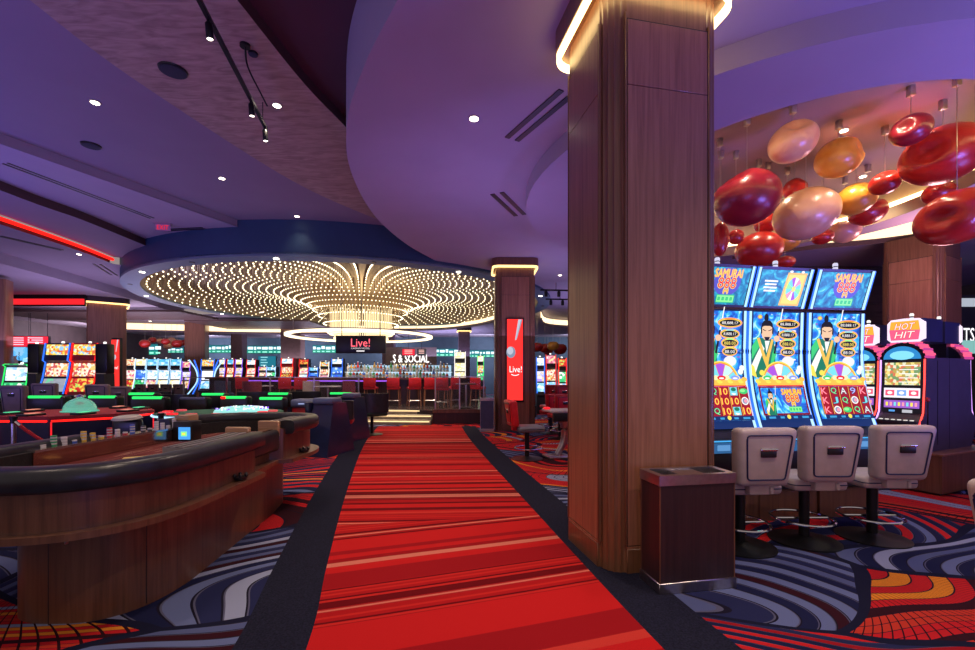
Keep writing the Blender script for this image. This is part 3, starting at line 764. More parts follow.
# red light line far left
Y = 17.2
t = thing('ceiling_light_bar', 'wide red light bar under the low ceiling, left of the wooden column', 'light strip', (PX(44, Y), Y, PZ(304.5, Y)))
MB().box(REDDIM, 0, 0, 0, PX(84, Y) - PX(4, Y), .06, .22, None, .02).build('diffuser', t); MB().box(BLACKM, 0, .06, -.06, PX(84, Y) - PX(4, Y), .06, 4.62 - PZ(304.5, Y) + .06).build('housing', t)
# ------------------------------------------------------------------ chairs
def slot_chair(label, loc, rz, main=BEIGE, pipe=PIPE, group=None, h=1.08, arms=False, cushion=None):
    """swivel slot chair; the sitter looks along +y"""
    t = thing('slot_chair', label, 'chair', loc, rz, group)
    MB().lathe(BLACKM, [(.285, 0), (.285, .012), (.10, .03), (.05, .05)], 36).build('base', t)
    MB().lathe(BLACKM, [(.042, .03), (.042, .50)], 18).lathe(CHROME, [(.026, .42), (.026, .52)], 14).build('pole', t)
    m = MB().tube(CHROME, [(x, y + .03, .20) for x, y in circ(0, 0, .25, n=36)], .012, 8, True)
    for s in (-1, 1): m.tube(CHROME, [(s * .03, .03, .20), (s * .25, .03, .20)], .010, 6)
    m.build('foot_ring', t)
    s = MB().box(cushion or main, 0, .03, .50, .48, .50, .105, None, .04, 3); s = s.build('seat', t)
    MB().tube(pipe, [(x, y + .03, .556) for x, y in rrect(.484, .504, .05, 4)], .005, 5, True).build('piping', s)
    # backrest: a slab that widens upward and leans back a little
    v, f = boxvf(1, 1, 1, .0, 1)
    bm = bmesh.new(); bmesh.ops.create_cube(bm, size=1)
    for q in bm.verts:
        top = q.co.z > 0; wide = (.50 if top else .415)
        q.co = Vector((q.co.x * wide * (1 if q.co.y < 0 else 1.04), q.co.y * .14 - .26 - (.06 if top else 0), (h if top else .60)))
    bmesh.ops.bevel(bm, geom=list(bm.edges), offset=.045, segments=4, profile=.5, affect='EDGES')
    bm.verts.index_update(); V = [tuple(q.co) for q in bm.verts]; Fc = [tuple(q.index for q in fc.verts) for fc in bm.faces]; bm.free()
    b = MB().add(V, Fc, main).build('backrest', t)
    zA, zB = .66, h - .055
    def by(z): return -.26 - .07 - .06 * (z - .60) / (h - .60) - .003
    def bw(z): return (.415 + .085 * (z - .60) / (h - .60)) / 2 - .055
    path = [(-bw(zA), by(zA), zA), (-bw(zB), by(zB), zB), (bw(zB), by(zB), zB), (bw(zA), by(zA), zA)]
    rp = []
    for i, p in enumerate(path):
        a, c = Vector(path[i - 1]), Vector(path[(i + 1) % 4]); p = Vector(p)
        for k in range(4):
            u = k / 3; rp.append(tuple((p + (a - p).normalized() * .03 * (1 - u) ** 2 + (c - p).normalized() * .03 * u ** 2)))
    MB().tube(pipe, rp, .0065, 6, True).build('piping', b)
    zc = h - .20
    hd = MB().box(BLACK, 0, by(zc) - .000, zc - .035, .13, .02, .07, None, .012, 2).box(CHROME, 0, by(zc) - .008, zc + .018, .145, .018, .024, None, .009, 2)
    hd.build('handle', b)
    MB().box(main, .0, -.235, .52, .20, .09, .13, None, .02, 2).box(main, .085, -.285, .53, .03, .02, .06, None, .006, 1).build('bracket', t)
    if arms:
        for s in (-1, 1): MB().box(main, s * .26, -.05, .62, .06, .34, .08, None, .025, 2).build('armrest', t)
    return t
rz = math.radians(6)
ch = slot_chair('taupe swivel slot chair partly hidden behind the dark trash bin', (PX(740, 3.97), 3.97, 0), rz - .04, group='taupe chairs facing the tall slots')
again(ch, 'taupe swivel slot chair in the middle of the three facing the tall slots', (PX(804, 4.10), 4.10, 0), rz - .10)
again(ch, 'taupe swivel slot chair at the right end of the three facing the tall slots', (PX(872, 4.18), 4.18, 0), rz - .13)
again(ch, 'taupe slot chair cut off by the right edge of the view', (2.34, 1.6, 0), math.radians(-97))

# ------------------------------------------------------------------ tall curved slot machines
WS = .70
def fwd(z):
    if z <= 1.75: return .19 * ((1.75 - z) / .87) ** 2.0
    return .015 * ((z - 1.75) / .45)
def P_main(x, z, e=0.0):
    d = .002; n = (fwd(z + d) - fwd(z - d)) / (2 * d); L = math.hypot(1, n)
    return (x, -fwd(z) - e / L, z - e * n / L)
def P_top(x, z, e=0.0): return (x, -(.02 + .13 * (z - 2.23) / .40) - e, z - e * .3)
BLUE_SW = swirl('screen_blue_swirl', [(.25, (.005, .03, .22)), (.45, (.01, .13, .62)), (.58, (.03, .42, .85)), (.75, (.55, .85, 1))], 5.5, 1.5, 2.5)
TEAL_SW = swirl('screen_teal_swirl', [(.25, (.003, .05, .14)), (.5, (.006, .20, .38)), (.68, (.03, .48, .62)), (.85, (.4, .9, 1))], 6, 1.35, 2.5)
EC = {}
def E(r, g, b, s=1.12):
    k = (r, g, b, s)
    if k not in EC: EC[k] = glow('screen_colour_%d' % len(EC), (r, g, b), s)
    return EC[k]
YEL, GOLD, ORG = E(1, .78, .10), E(.95, .55, .08), E(1, .30, .03)
WHT, BLK, RED, GRN = E(1, .96, .9), E(.012, .01, .015, 1), E(.85, .02, .03), E(.05, .62, .18)
PUR, CYA, MRN, PNK = E(.42, .10, .75), E(.20, .75, .85), E(.22, .006, .025), E(1, .35, .45)
NVY, SKIN, DGR, LIM = E(.01, .03, .14), E(.92, .58, .36), E(.015, .20, .12), E(.30, .95, .30)
def clip_z(pts, z0, sg):
    out = []
    for i, p in enumerate(pts):
        q = pts[(i + 1) % len(pts)]; a, b = (p[1] - z0) * sg, (q[1] - z0) * sg
        if a >= 0: out.append(p)
        if (a > 0 > b) or (a < 0 < b):
            u = a / (a - b); out.append((p[0] + (q[0] - p[0]) * u, z0))
    return out
class Art:
    def __init__(s, fn): s.fn, s.mb, s.e = fn, MB(), .002
    def poly(s, m, pts, lift=None):
        s.e += .0003; e = lift or s.e
        zl, zh = min(p[1] for p in pts), max(p[1] for p in pts); k = max(1, int((zh - zl) / .04) + 1)
        for i in range(k):
            q = clip_z(clip_z(pts, zl + (zh - zl) * i / k, 1), zl + (zh - zl) * (i + 1) / k, -1)
            if len(q) > 2: s.mb.add([s.fn(x, z, e) for x, z in q], [tuple(range(len(q)))], m)
        return s
    def grid(s, m, x0, z0, x1, z1, n=16):
        s.e += .0003
        v = []; f = []
        for i in range(n + 1):
            z = z0 + (z1 - z0) * i / n; v += [s.fn(x0, z, s.e), s.fn(x1, z, s.e)]
        for i in range(n): f.append((2 * i, 2 * i + 1, 2 * i + 3, 2 * i + 2))
        s.mb.add(v, f, m); return s
    def rect(s, m, x, z, w, h): return s.grid(m, x - w / 2, z - h / 2, x + w / 2, z + h / 2, max(1, int(h / .05)))
    def oval(s, m, x, z, rx, rz, n=20, a0=0, a1=2 * PI):
        pts = [(x + rx * math.cos(a0 + (a1 - a0) * i / n), z + rz * math.sin(a0 + (a1 - a0) * i / n)) for i in range(n if a1 - a0 > 6.28 else n + 1)]
        return s.poly(m, pts)
    def text(s, m, txt, x, z, w, h, out=None, shear=0):
        v, f = text_vf(txt)
        if out is not None:
            s.e += .0003
            for dx, dz in ((-.006, 0), (.006, 0), (0, -.006), (0, .006)):
                s.mb.add([s.fn(x + p[0] * w + shear * p[1] * h + dx, z + p[1] * h + dz, s.e) for p in v], f, out)
        s.e += .0003
        s.mb.add([s.fn(x + p[0] * w + shear * p[1] * h, z + p[1] * h, s.e) for p in v], f, m); return s
def logo(a, x, z, k=1.0):
    a.oval(E(.10, .10, .55), x, z + .02 * k, .15 * k, .13 * k)
    a.text(YEL, 'SAMURAI', x, z + .10 * k, .30 * k, .075 * k, ORG)
    a.text(RED, '888', x, z + .012 * k, .20 * k, .10 * k, YEL)
    a.text(ORG, 'M', x, z - .065 * k, .05 * k, .045 * k, YEL)
    a.rect(GRN, x + .01 * k, z - .135 * k, .20 * k, .075 * k).rect(LIM, x + .01 * k, z - .135 * k, .185 * k, .06 * k)
    for i in range(4): a.rect(GRN, x - .06 * k + i * .045 * k, z - .135 * k, .03 * k, .035 * k)
def warrior(a, x, z, k=1.0):
    """a robed swordsman in green, white and gold"""
    q = lambda L: [(x + px * k, z + pz * k) for px, pz in L]
    a.poly(DGR, q([(-.13, -.32), (.07, -.32), (.10, -.10), (.07, .02), (-.10, .04), (-.15, -.10)]))
    a.poly(GRN, q([(-.15, -.16), (-.06, -.02), (-.09, .05), (-.15, -.04)])); a.poly(WHT, q([(-.12, -.28), (-.02, -.06), (-.05, -.02), (-.15, -.20)]))
    a.poly(GOLD, q([(-.10, .03), (-.075, .04), (.02, -.20), (.0, -.24)])); a.poly(GOLD, q([(.07, .02), (.05, .03), (-.01, -.16), (.01, -.22)]))
    a.poly(GRN, q([(.02, -.30), (.10, -.12), (.10, -.02), (.06, -.10)])); a.poly(WHT, q([(-.02, .01), (.03, .01), (.0, -.10)]))
    a.poly(YEL, q([(-.16, -.30), (-.11, -.32), (-.13, -.22), (-.16, -.20)]))
    a.oval(SKIN, x + .0 * k, z + .09 * k, .058 * k, .078 * k)
    a.poly(BLK, q([(-.062, .125), (-.055, .165), (-.03, .19), (.03, .19), (.055, .165), (.062, .125), (.03, .142), (-.03, .142)])); a.poly(BLK, q([(-.064, .06), (-.066, .13), (-.052, .13), (-.050, .08)])); a.poly(BLK, q([(.064, .06), (.066, .13), (.052, .13), (.050, .08)]))
    a.oval(BLK, x - .01 * k, z + .215 * k, .022 * k, .035 * k); a.poly(BLK, q([(-.03, .045), (.03, .045), (.015, .01), (-.015, .01)]))
    a.poly(BLK, q([(-.045, .105), (-.01, .095), (-.01, .10), (-.045, .115)])); a.poly(BLK, q([(.045, .105), (.01, .095), (.01, .10), (.045, .115)]))
    a.poly(WHT, q([(.11, .10), (.125, .10), (.16, .30), (.15, .30)])); a.poly(BLK, q([(.07, -.10), (.09, -.11), (.125, .10), (.11, .10)])); a.oval(SKIN, x + .10 * k, z + .03 * k, .03 * k, .028 * k)
def slot_top(kind, root):
    sc = MB()
    sc.prism(BLACK, [(-.34, -.02), (.34, -.02), (.34, .10), (-.34, .10)], 2.20, 2.23)
    bd = MB()
    for x0, x1 in ((-.345, .345),):
        v = [P_top(x0, 2.225, -.012), P_top(x1, 2.225, -.012), P_top(x1, 2.64, -.012), P_top(x0, 2.64, -.012)]
        w = [(p[0], p[1] + .09, p[2] + .02) for p in v]
        bd.add(v + w, [(0, 1, 2, 3), (7, 6, 5, 4), (0, 4, 5, 1), (1, 5, 6, 2), (2, 6, 7, 3), (3, 7, 4, 0)], BLACK)
    hd = bd.build('display_housing', root)
    a = Art(P_top); a.grid(TEAL_SW, -.29, 2.25, .29, 2.61, 2)
    if kind == 'wheel':
        for i in range(4): a.rect(WHT, -.15, 2.50 - .032 * i, .16 - .02 * (i % 2), .017)
        a.poly(GOLD, [(.0, 2.26), (.25, 2.26), (.27, 2.59), (.03, 2.59)]).poly(YEL, [(.02, 2.28), (.23, 2.28), (.25, 2.57), (.05, 2.57)])
        cxx, czz = .135, 2.43
        for i in range(12):
            a.oval((CYA, PNK, WHT, PUR, CYA, YEL)[i % 6], cxx, czz, .09, .115, 3, i * PI / 6, (i + 1) * PI / 6)
            a.poly((CYA, PNK, WHT, PUR, CYA, LIM)[i % 6], [(cxx, czz), (cxx + .09 * math.cos(i * PI / 6), czz + .115 * math.sin(i * PI / 6)), (cxx + .09 * math.cos((i + 1) * PI / 6), czz + .115 * math.sin((i + 1) * PI / 6))])
        a.oval(YEL, cxx, czz, .022, .03).oval(WHT, .06, 2.60, .02, .012).oval(WHT, .20, 2.60, .02, .012)
    else: logo(a, .04, 2.45, 1.05)
    a.mb.build('display', hd)
    for s in (-1, 1):
        MB().tube(ICELED, [P_top(s * .315, 2.235, .004), P_top(s * .315, 2.63, .004)], .011, 6).tube(BLUELED, [P_top(s * .336, 2.235, .0), P_top(s * .336, 2.63, .0)], .008, 6).build('light_strip', hd)
def symbol(a, ch, x, z):
    col = {'K': PNK, 'Q': LIM, 'A': WHT, 'J': CYA, '9': E(.5, .5, 1), '10': YEL}.get(ch)
    if ch == 'o': a.oval(WHT, x, z, .042, .042).oval(E(.25, .3, .5), x, z, .03, .03).oval(PNK, x + .006, z, .018, .018)
    elif ch == 'd': a.oval(GRN, x, z, .05, .03).oval(LIM, x - .01, z + .006, .03, .016)
    elif ch == 'f': a.rect(CYA, x, z, .085, .085).oval(WHT, x, z - .005, .03, .035).oval(DGR, x, z + .02, .03, .02)
    else: a.text(col, ch, x, z, .065 if len(ch) == 1 else .085, .07, RED if col in (PNK, YEL) else NVY)
def tall_slot(label, loc, rz, lower, top, jack):
    t = thing('slot_machine', label, 'slot machine', loc, rz, 'tall curved slot machines')
    zs = [.84 + i * (2.21 - .84) / 22 for i in range(23)]
    side = [(-fwd(z) + .03, z) for z in zs] + [(.42, 2.21), (.46, .84)]
    v = [(-.345, y, z) for y, z in side] + [(.345, y, z) for y, z in side]; n = len(side)
    m = MB().add(v, [tuple(range(n))[::-1], tuple(range(n, 2 * n))] + [(i, (i + 1) % n, n + (i + 1) % n, n + i) for i in range(n)], CAB)
    m.box(CAB, 0, .16, .30, .66, .56, .56, None, .02).box(W_TABLE, 0, .14, 0, .70, .62, .30)
    m.build('cabinet', t)
    a = Art(P_main); a.e = .003
    a.grid(NVY, -.30, .96, .30, 2.195, 26); a.grid(BLUE_SW, -.285, 1.04, .285, 2.185, 26)
    RW = random.Random(jack)
    for i in range(70):
        x, z = RW.uniform(-.27, .27), RW.uniform(1.46, 2.16); a.oval((E(.45, .8, 1), E(.15, .5, .95), WHT, E(.25, .15, .6), E(.05, .25, .75))[i % 5], x, z, RW.uniform(.008, .03), RW.uniform(.004, .012), 8)
    warrior(a, -.135, 1.865, 1.2)
    # jackpot plaques
    for i, (zz, w, n_) in enumerate(((2.06, .24, '88,888.17'), (1.945, .19, '8,888.17'), (1.85, .17, '888.00'), (1.76, .15, '88.00'))):
        a.oval(E(1, .45, .30), .12, zz, w * .62, .054, 24).oval(ORG, .12, zz, w * .58, .048, 24).oval(YEL, .12, zz, w * .55, .043, 24).oval(BLK, .12, zz - .003, w * .52, .035, 24)
        a.text(WHT if i != 2 else YEL, n_, .12, zz - .004, w * .80, .034); a.rect((ORG, CYA, LIM, YEL)[i], .12, zz + .040, w * .5, .014)
    a.oval(E(.5, .25, .2, 1.2), -.235, 2.13, .03, .024).oval(YEL, -.235, 2.13, .02, .016)
    a.oval(E(.85, .85, 1), .12, 1.655, .075, .055)
    # bonus wheel over gold clouds
    a.oval(YEL, 0, 1.43, .215, .225, 24, 0, PI).oval(ORG, 0, 1.43, .200, .210, 24, 0, PI)
    cols = (CYA, E(.6, .9, .9), PUR, CYA, E(.1, .55, .7)) if jack % 2 else (E(.6, .9, .95), CYA, WHT, PUR, CYA)
    for i in range(5): a.poly(cols[i], [(0, 1.43), (.185 * math.cos(i * PI / 5 + .02), 1.43 + .195 * math.sin(i * PI / 5 + .02)), (.195 * math.cos((i + .5) * PI / 5), 1.43 + .20 * math.sin((i + .5) * PI / 5)), (.185 * math.cos((i + 1) * PI / 5 - .02), 1.43 + .195 * math.sin((i + 1) * PI / 5 - .02))])
    a.rect(GOLD, 0, 1.42, .57, .07)
    for i in range(14): a.oval((YEL, GOLD, E(1, .85, .45))[i % 3], -.27 + i * .0415, 1.44 + .018 * ((i * 7) % 3), .035, .026, 12)
    for x, c in ((-.16, GRN), (0, RED), (.16, E(.25, .35, .9))): a.oval(c, x, 1.475, .05, .025).oval(WHT, x, 1.47, .03, .010)
    for x, z in ((-.22, 1.53), (.23, 1.54), (.25, 1.58)): a.oval(WHT if x > 0 else YEL, x, z, .03, .03)
    a.rect(RED, 0, 1.388, .57, .012)
    if lower == 'logo':
        a.grid(MRN, -.285, 1.075, .285, 1.38, 8); a.grid(swirl('screen_blue_swirl', [], 5), -.265, 1.095, .265, 1.365, 8)
        warrior(a, -.16, 1.235, .50); logo(a, .10, 1.24, .80)
    else:
        a.grid(MRN, -.285, 1.075, .285, 1.38, 8)
        for i in range(5):
            x = -.228 + i * .114; a.rect(E(.36, .012, .03), x, 1.228, .102, .30)
            for j in range(3): symbol(a, lower[j][i], x, 1.33 - j * .103)
        for i in range(6): a.rect(GOLD, -.285 + i * .114, 1.228, .006, .30)
    a.rect(NVY, 0, 1.05, .57, .045)
    for x, w in ((-.2, .08), (-.08, .05), (.08, .05), (.2, .08)): a.rect(E(.05, .35, .7), x, 1.05, w, .02)
    a.oval(YEL, 0, 1.055, .022, .022)
    a.mb.build('display', t)
    for s in (-1, 1):
        zz = [.88 + i * (2.19 - .88) / 20 for i in range(21)]
        MB().tube(ICELED, [P_main(s * .322, z, .006) for z in zz], .012, 6).tube(BLUELED, [P_main(s * .343, z, -.002) for z in zz], .009, 6).build('light_strip', t)
    d = MB().box(CAB, 0, -.16, .74, .67, .36, .13, None, .02)
    d.box(E(.06, .38, .8, 1.2), 0, -.345, .86, .64, .016, .012).box(E(.03, .12, .3, 1), 0, -.343, .75, .62, .006, .10)
    d = d.build('button_deck', t)
    for i in range(3): MB().box(E(.15, .4, .8, .8), -.2 + .2 * i, -.35, .775, .14, .01, .055, None, .004, 1).build('button_screen', d)
    slot_top(top, t)
    MB().lathe(E(.8, .78, 1, .9), [(.022, 2.66), (.026, 2.67), (.026, 2.69), (.022, 2.70)], 12).lathe(BLACKM, [(.02, 2.70), (.02, 2.71)], 12).lathe(E(.8, .78, 1, .9), [(.026, 2.71), (.026, 2.735), (.018, 2.745)], 12).box(BLACKM, 0, .0, 2.63, .08, .08, .03).build('candle_light', t)
    return t
d2 = Vector((.982, .19, 0)).normalized(); rzs = math.atan2(d2.y, d2.x)
base = Vector((2.76, 4.80, 0))
G1 = (('10', 'f', 'o'), ('10', '10', 'o'), ('10', 'f', '10'))
gridL = [['10', 'Q', '10', 'f', 'd'], ['K', '10', '10', '10', 'o'], ['10', 'Q', '10', 'f', '10']]
gridR = [['K', 'Q', 'A', '9', 'K'], ['K', 'J', 'Q', 'o', 'J'], ['K', 'o', 'd', 'Q', 'A']]
p = base - d2 * .35; tall_slot('tall curved slot machine half hidden by the big column', (p.x, p.y, 0), rzs, gridL, 'logo', 1)
p = base + d2 * .36; tall_slot('tall curved slot machine in the middle, wheel on its top display', (p.x, p.y, 0), rzs, 'logo', 'wheel', 2)
p = base + d2 * 1.10 + Vector((.0, -.04, 0)); tall_slot('tall curved slot machine at the right end showing the letter grid', (p.x, p.y, 0), rzs - .07, gridR, 'logo', 3)

# ------------------------------------------------------------------ arched red slot machines on a plinth, back to back
def arch_slot(label, loc, rz):
    t = thing('slot_machine', label, 'slot machine', loc, rz, 'arched slot machines with lit toppers')
    side = [(0, .52), (-.16, .80), (-.12, .92), (-.02, 1.0), (.02, 1.74), (.62, 1.74), (.62, .52)]
    n = len(side); v = [(-.30, y, z) for y, z in side] + [(.30, y, z) for y, z in side]
    m = MB().add(v, [tuple(range(n))[::-1], tuple(range(n, 2 * n))] + [(i, (i + 1) % n, n + (i + 1) % n, n + i) for i in range(n)], plain('plum_cabinet', (.055, .040, .062), .45))
    m.box(BLACKM, .302, .30, .60, .004, .01, 1.1)
    m.build('cabinet', t)
    ar = MB(); N_ = 16
    prof = [(.30 * math.cos(PI * i / N_), 1.72 + .22 * math.sin(PI * i / N_)) for i in range(N_ + 1)]
    v = [(x, .0, z) for x, z in prof] + [(x, .30, z) for x, z in prof]
    ar.add(v, [tuple(range(N_ + 1))[::-1], tuple(range(N_ + 1, 2 * N_ + 2))] + [(i, i + 1, N_ + 2 + i, N_ + 1 + i) for i in range(N_)], BLACK); ar = ar.build('arch', t)
    fl = MB()
    for i in range(22):
        q = PI * (i + .5) / 22; r_ = 1.0 + .05 * (i % 2)
        fl.box(E(.9, .10, .22, 1.3) if i % 3 else E(.5, .05, .25, 1.2), .30 * r_ * math.cos(q), .10, 1.715 + .225 * r_ * math.sin(q), .035, .22, .035, None, .01, 1)
    fl.build('flame_trim', ar)
    FX = lambda x, z, e=0: (x, (.02 + (-.04) * (1.74 - z) / .74) - e - .002, z)
    a = Art(FX); a.rect(BLK, 0, 1.36, .54, .70)
    a.oval(E(.03, .25, .6), 0, 1.73, .25, .16, 20, 0, PI).oval(E(.2, .7, 1), 0, 1.74, .17, .09, 16, 0, PI)
    b9 = Art(lambda x, z, e=0: (x, -.004 - e, z)); b9.oval(E(.03, .25, .6), 0, 1.725, .245, .17, 20, 0, PI).oval(E(.25, .75, 1), 0, 1.775, .16, .06, 16); b9.mb.build('arch_display', ar)
    a.rect(busy('paytable_lights', [(.9, .75, .25), (.75, .2, .1), (.85, .85, .6), (.2, .35, .15), (.55, .4, .1)], 26, 1.1), 0, 1.53, .46, .30)
    for i in range(5): a.rect(WHT, .08, 1.64 - .055 * i, .24, .012)
    a.rect(E(.95, .9, 1), 0, 1.275, .47, .13)
    for i, c in enumerate((E(.9, .1, .2), E(.2, .4, .9), E(.9, .1, .2))): a.rect(c, -.155 + .155 * i, 1.275, .12, .075).oval(WHT, -.155 + .155 * i, 1.275, .035, .022)
    a.rect(E(.35, .12, .6), 0, 1.125, .46, .10)
    for i in range(8): a.rect((YEL, PNK, CYA)[i % 3], -.19 + i * .054, 1.125, .03, .05)
    a.rect(E(.1, .35, .8), -.12, 1.035, .08, .025).rect(E(.8, .8, .9, .7), .08, 1.035, .13, .04)
    a.mb.build('display', t)
    for s, c in ((-1, E(.7, .35, 1, 2)), (1, E(1, .06, .05, 2.6))):
        MB().tube(c, [(s * .285, -.16, .84), (s * .285, -.045, 1.02), (s * .285, -.01, 1.40), (s * .285, .0, 1.72)], .012, 6).build('light_strip', t)
    d = MB().box(CAB, 0, -.10, .86, .56, .16, .06, None, .015)
    for i in range(6): d.box(E(.9, .85, .8, 1), -.2 + .08 * i, -.15, .918, .04, .03, .012)
    d.build('button_deck', t)
    k = MB().tube(BLACKM, [(.33, -.02, .82), (.36, -.08, 1.18)], .010, 6).lathe(RED_L, [(.0, -.03), (.026, -.018), (.03, 0), (.026, .018), (.0, .03)], 14, T(.36, -.085, 1.20)); k.build('pull_lever', t)
    # lit topper on a neck
    MB().prism(BLACK, [(-.10, .05), (.10, .05), (.16, .40), (-.16, .40)], 1.74, 1.96).build('topper_neck', t)
    pl = [(-.17, .03), (-.14, 0), (.24, 0), (.27, .03), (.28, .48), (-.18, .48)]
    MB().prism(plain('navy_shell', (.02, .022, .06), .4), pl, 1.95, 2.25).build('topper_shell', t)
    fr = [(x, z) for x, z in ((-.13, 1.95), (.23, 1.95), (.28, 1.99), (.28, 2.20), (.23, 2.25), (.05, 2.26), (-.13, 2.25), (-.18, 2.20), (-.18, 1.99))]
    v = [(x, -.03, z) for x, z in fr] + [(x, .05, z) for x, z in fr]; n = len(fr)
    tp = MB().add(v, [tuple(range(n))[::-1], tuple(range(n, 2 * n))] + [(i, (i + 1) % n, n + (i + 1) % n, n + i) for i in range(n)], E(1, .80, 1, 1.15)).build('topper_frame', t)
    a = Art(lambda x, z, e=0: (x, -.031 - e, z)); a.poly(E(1, .12, .25), [(-.13, 1.975), (.225, 1.975), (.245, 2.10), (.225, 2.225), (-.13, 2.225), (-.15, 2.10)]).poly(E(1, .45, .05), [(-.148, 2.12), (.243, 2.10), (.225, 2.225), (-.13, 2.225)])
    a.text(WHT, 'HOT', .05, 2.155, .24, .085, RED, .3).text(WHT, 'HIT', .05, 2.045, .24, .085, RED, .3); a.mb.build('topper_sign', tp)
    MB().lathe(E(.8, .8, 1, 1.5), [(.026, 2.27), (.026, 2.29)], 10, T(0, .25, 0)).lathe(WHT, [(.026, 2.31), (.03, 2.33), (.02, 2.35)], 10, T(0, .25, 0)).lathe(BLACKM, [(.02, 2.29), (.02, 2.315)], 8, T(0, .25, 0)).build('candle_light', t)
    return t
nf = Vector((-.91, -.415, 0)).normalized(); 
row = Vector((-.415, .91, 0)).normalized()
p0 = Vector((PX(902, 6.0), 6.0, 0))
def face_rot(n): return math.atan2(n.y, n.x) + PI / 2           # turns local -y onto n
sl = arch_slot('arched slot machine with red topper sign at the right, its dark side in view', p0, face_rot(nf))
sl.scale = (.82, 1, 1)
q = p0 + Vector((.06, .76, 0)); again(sl, 'arched slot machine half hidden behind the tall slots', q, face_rot(nf))
q = p0 - nf * 1.25; again(sl, 'arched slot machine turned away at the right edge of the view', q, face_rot(-nf))
pc = p0 - nf * .66 + row * .40
t = thing('slot_plinth', 'wooden plinth carrying the arched red slot machines', 'plinth', pc, face_rot(nf))
MB().box(W_TABLE, 0, 0, .03, 1.65, 1.45, .47).build('body', t); MB().box(W_COL, 0, 0, .50, 1.68, 1.48, .02).build('top_trim', t); MB().box(BLACK, 0, 0, 0, 1.58, 1.38, .03).build('kick_base', t)

# ------------------------------------------------------------------ trash bins
def trash(label, loc, rz, w, d, h, body, group=None):
    t = thing('trash_bin', label, 'trash bin', loc, rz, group)
    MB().box(STEEL, 0, 0, 0, w, d, .075, None, .004, 1).build('base', t)
    m = MB().box(body, 0, 0, .075, w - .02, d - .02, h - .145); m.build('body', t)
    for s in (-1, 1):
        for u in (-1, 1): MB().box(W_TABLE if body is W_DARK else STEEL, s * (w / 2 - .012), u * (d / 2 - .012), .075, .008, .008, h - .145).build('corner_trim', t)
    R0, R1 = rrect(w, d, .008, 2), rrect(w - .10, d - .08, .01, 2)
    MB().ring(STEEL, R0, R1, h - .07, h).build('lid', t)
    MB().box(BLACK, 0, 0, h - .10, w - .10, d - .08, .05).box(STEEL, 0, .0, h - .055, .20, d - .085, .045, None, .004, 1).build('opening', t)
    return t
trash('dark wooden trash bin with steel rim standing against the big column', (1.445, 3.262, 0), math.radians(10.5), .60, .27, .815, W_DARK)
trash('slim navy trash bin with metal lid left of the second column', (PX(487, 12.3), 12.3, 0), 0, .38, .34, .90, plain('navy_laminate', (.05, .055, .11), .4))
# ------------------------------------------------------------------ craps table in front on the left
def sup(cx, cy, rx, ry, a0, a1, n=22, ex=2.7):
    out = []
    for i in range(n + 1):
        q = a0 + (a1 - a0) * i / n; c, s = math.cos(q), math.sin(q)
        out.append((cx + rx * math.copysign(abs(c) ** (2 / ex), c), cy + ry * math.copysign(abs(s) ** (2 / ex), s)))
    return out
def lobe(dx, dy0, dy1):
    """plan outline of the table; dx shrinks the sides, dy0 and dy1 the near and far ends"""
    near = sup(-2.80, 3.25, .80 - dx, .85 - dy0, PI, 2 * PI)
    far = sup(-2.83, 5.18, .80 - dx, .74 - dy1, 0, PI)
    return near + [(-2.02 - dx, 4.10), (-2.14 - dx, 4.16), (-2.18 - dx, 4.70), (-2.06 - dx, 4.76)] + far
t = thing('craps_table', 'long rounded wooden dice table with padded black rail, nearest on the left', 'gaming table', (0, 0, 0))
FELT = newmat('dice_layout_felt')
m_, nt, b_ = FELT; FELT = m_
wv = N(nt, 'ShaderNodeTexNoise'); wv.inputs['Scale'].default_value = 1; wv.inputs['Detail'].default_value = 1
nt.links.new(coords(nt, (22, .7, 1)), wv.inputs['Vector'])
nt.links.new(ramp(nt, wv.outputs['Fac'], [(0, (.13, .012, .010)), (.50, (.22, .022, .016)), (.565, (.55, .34, .24)), (.59, (.16, .015, .012)), (.66, (.10, .008, .010))], 'CONSTANT'), b_.inputs['Base Color'])
b_.inputs['Roughness'].default_value = .9
base = sup(-2.63, 3.32, .45, .60, PI, 2 * PI) + [(-2.27, 4.2), (-2.34, 4.9)] + sup(-2.83, 5.1, .42, .5, 0, PI)[2:]
m = MB().prism(W_TABLE, base, 0, .60)
bs = m.build('pedestal', t, 25)
MB().tube(BLACK, [(-2.61, 2.674, .02), (-2.61, 2.674, .59)], .003, 4).tube(BLACK, [(-2.22, 2.93, .02), (-2.22, 2.93, .59)], .003, 4).build('panel_gap', bs)
MB().box(STEEL, -2.50, 2.672, .50, .012, .02, .07, None, .004, 1).build('door_pull', bs)
ap = lobe(.10, .06, .08)
MB().prism(W_TABLE, ap, .60, .74).ring(W_TABLE, ap, lobe(.16, .12, .14), .74, .94).build('apron', t, 25)
MB().ring(W_TABLE, lobe(.0, .0, .0), lobe(.14, .12, .12), .585, .625).build('drink_shelf', t, 25)
MB().prism(FELT, lobe(.22, .2, .2), .79, .80).build('layout', t)
MB().ring(plain('black_rubber_wall', (.015, .013, .013), .7, 0, .3, 40, 0, .4), lobe(.155, .115, .14), lobe(.21, .19, .19), .74, .93).build('inner_wall', t)
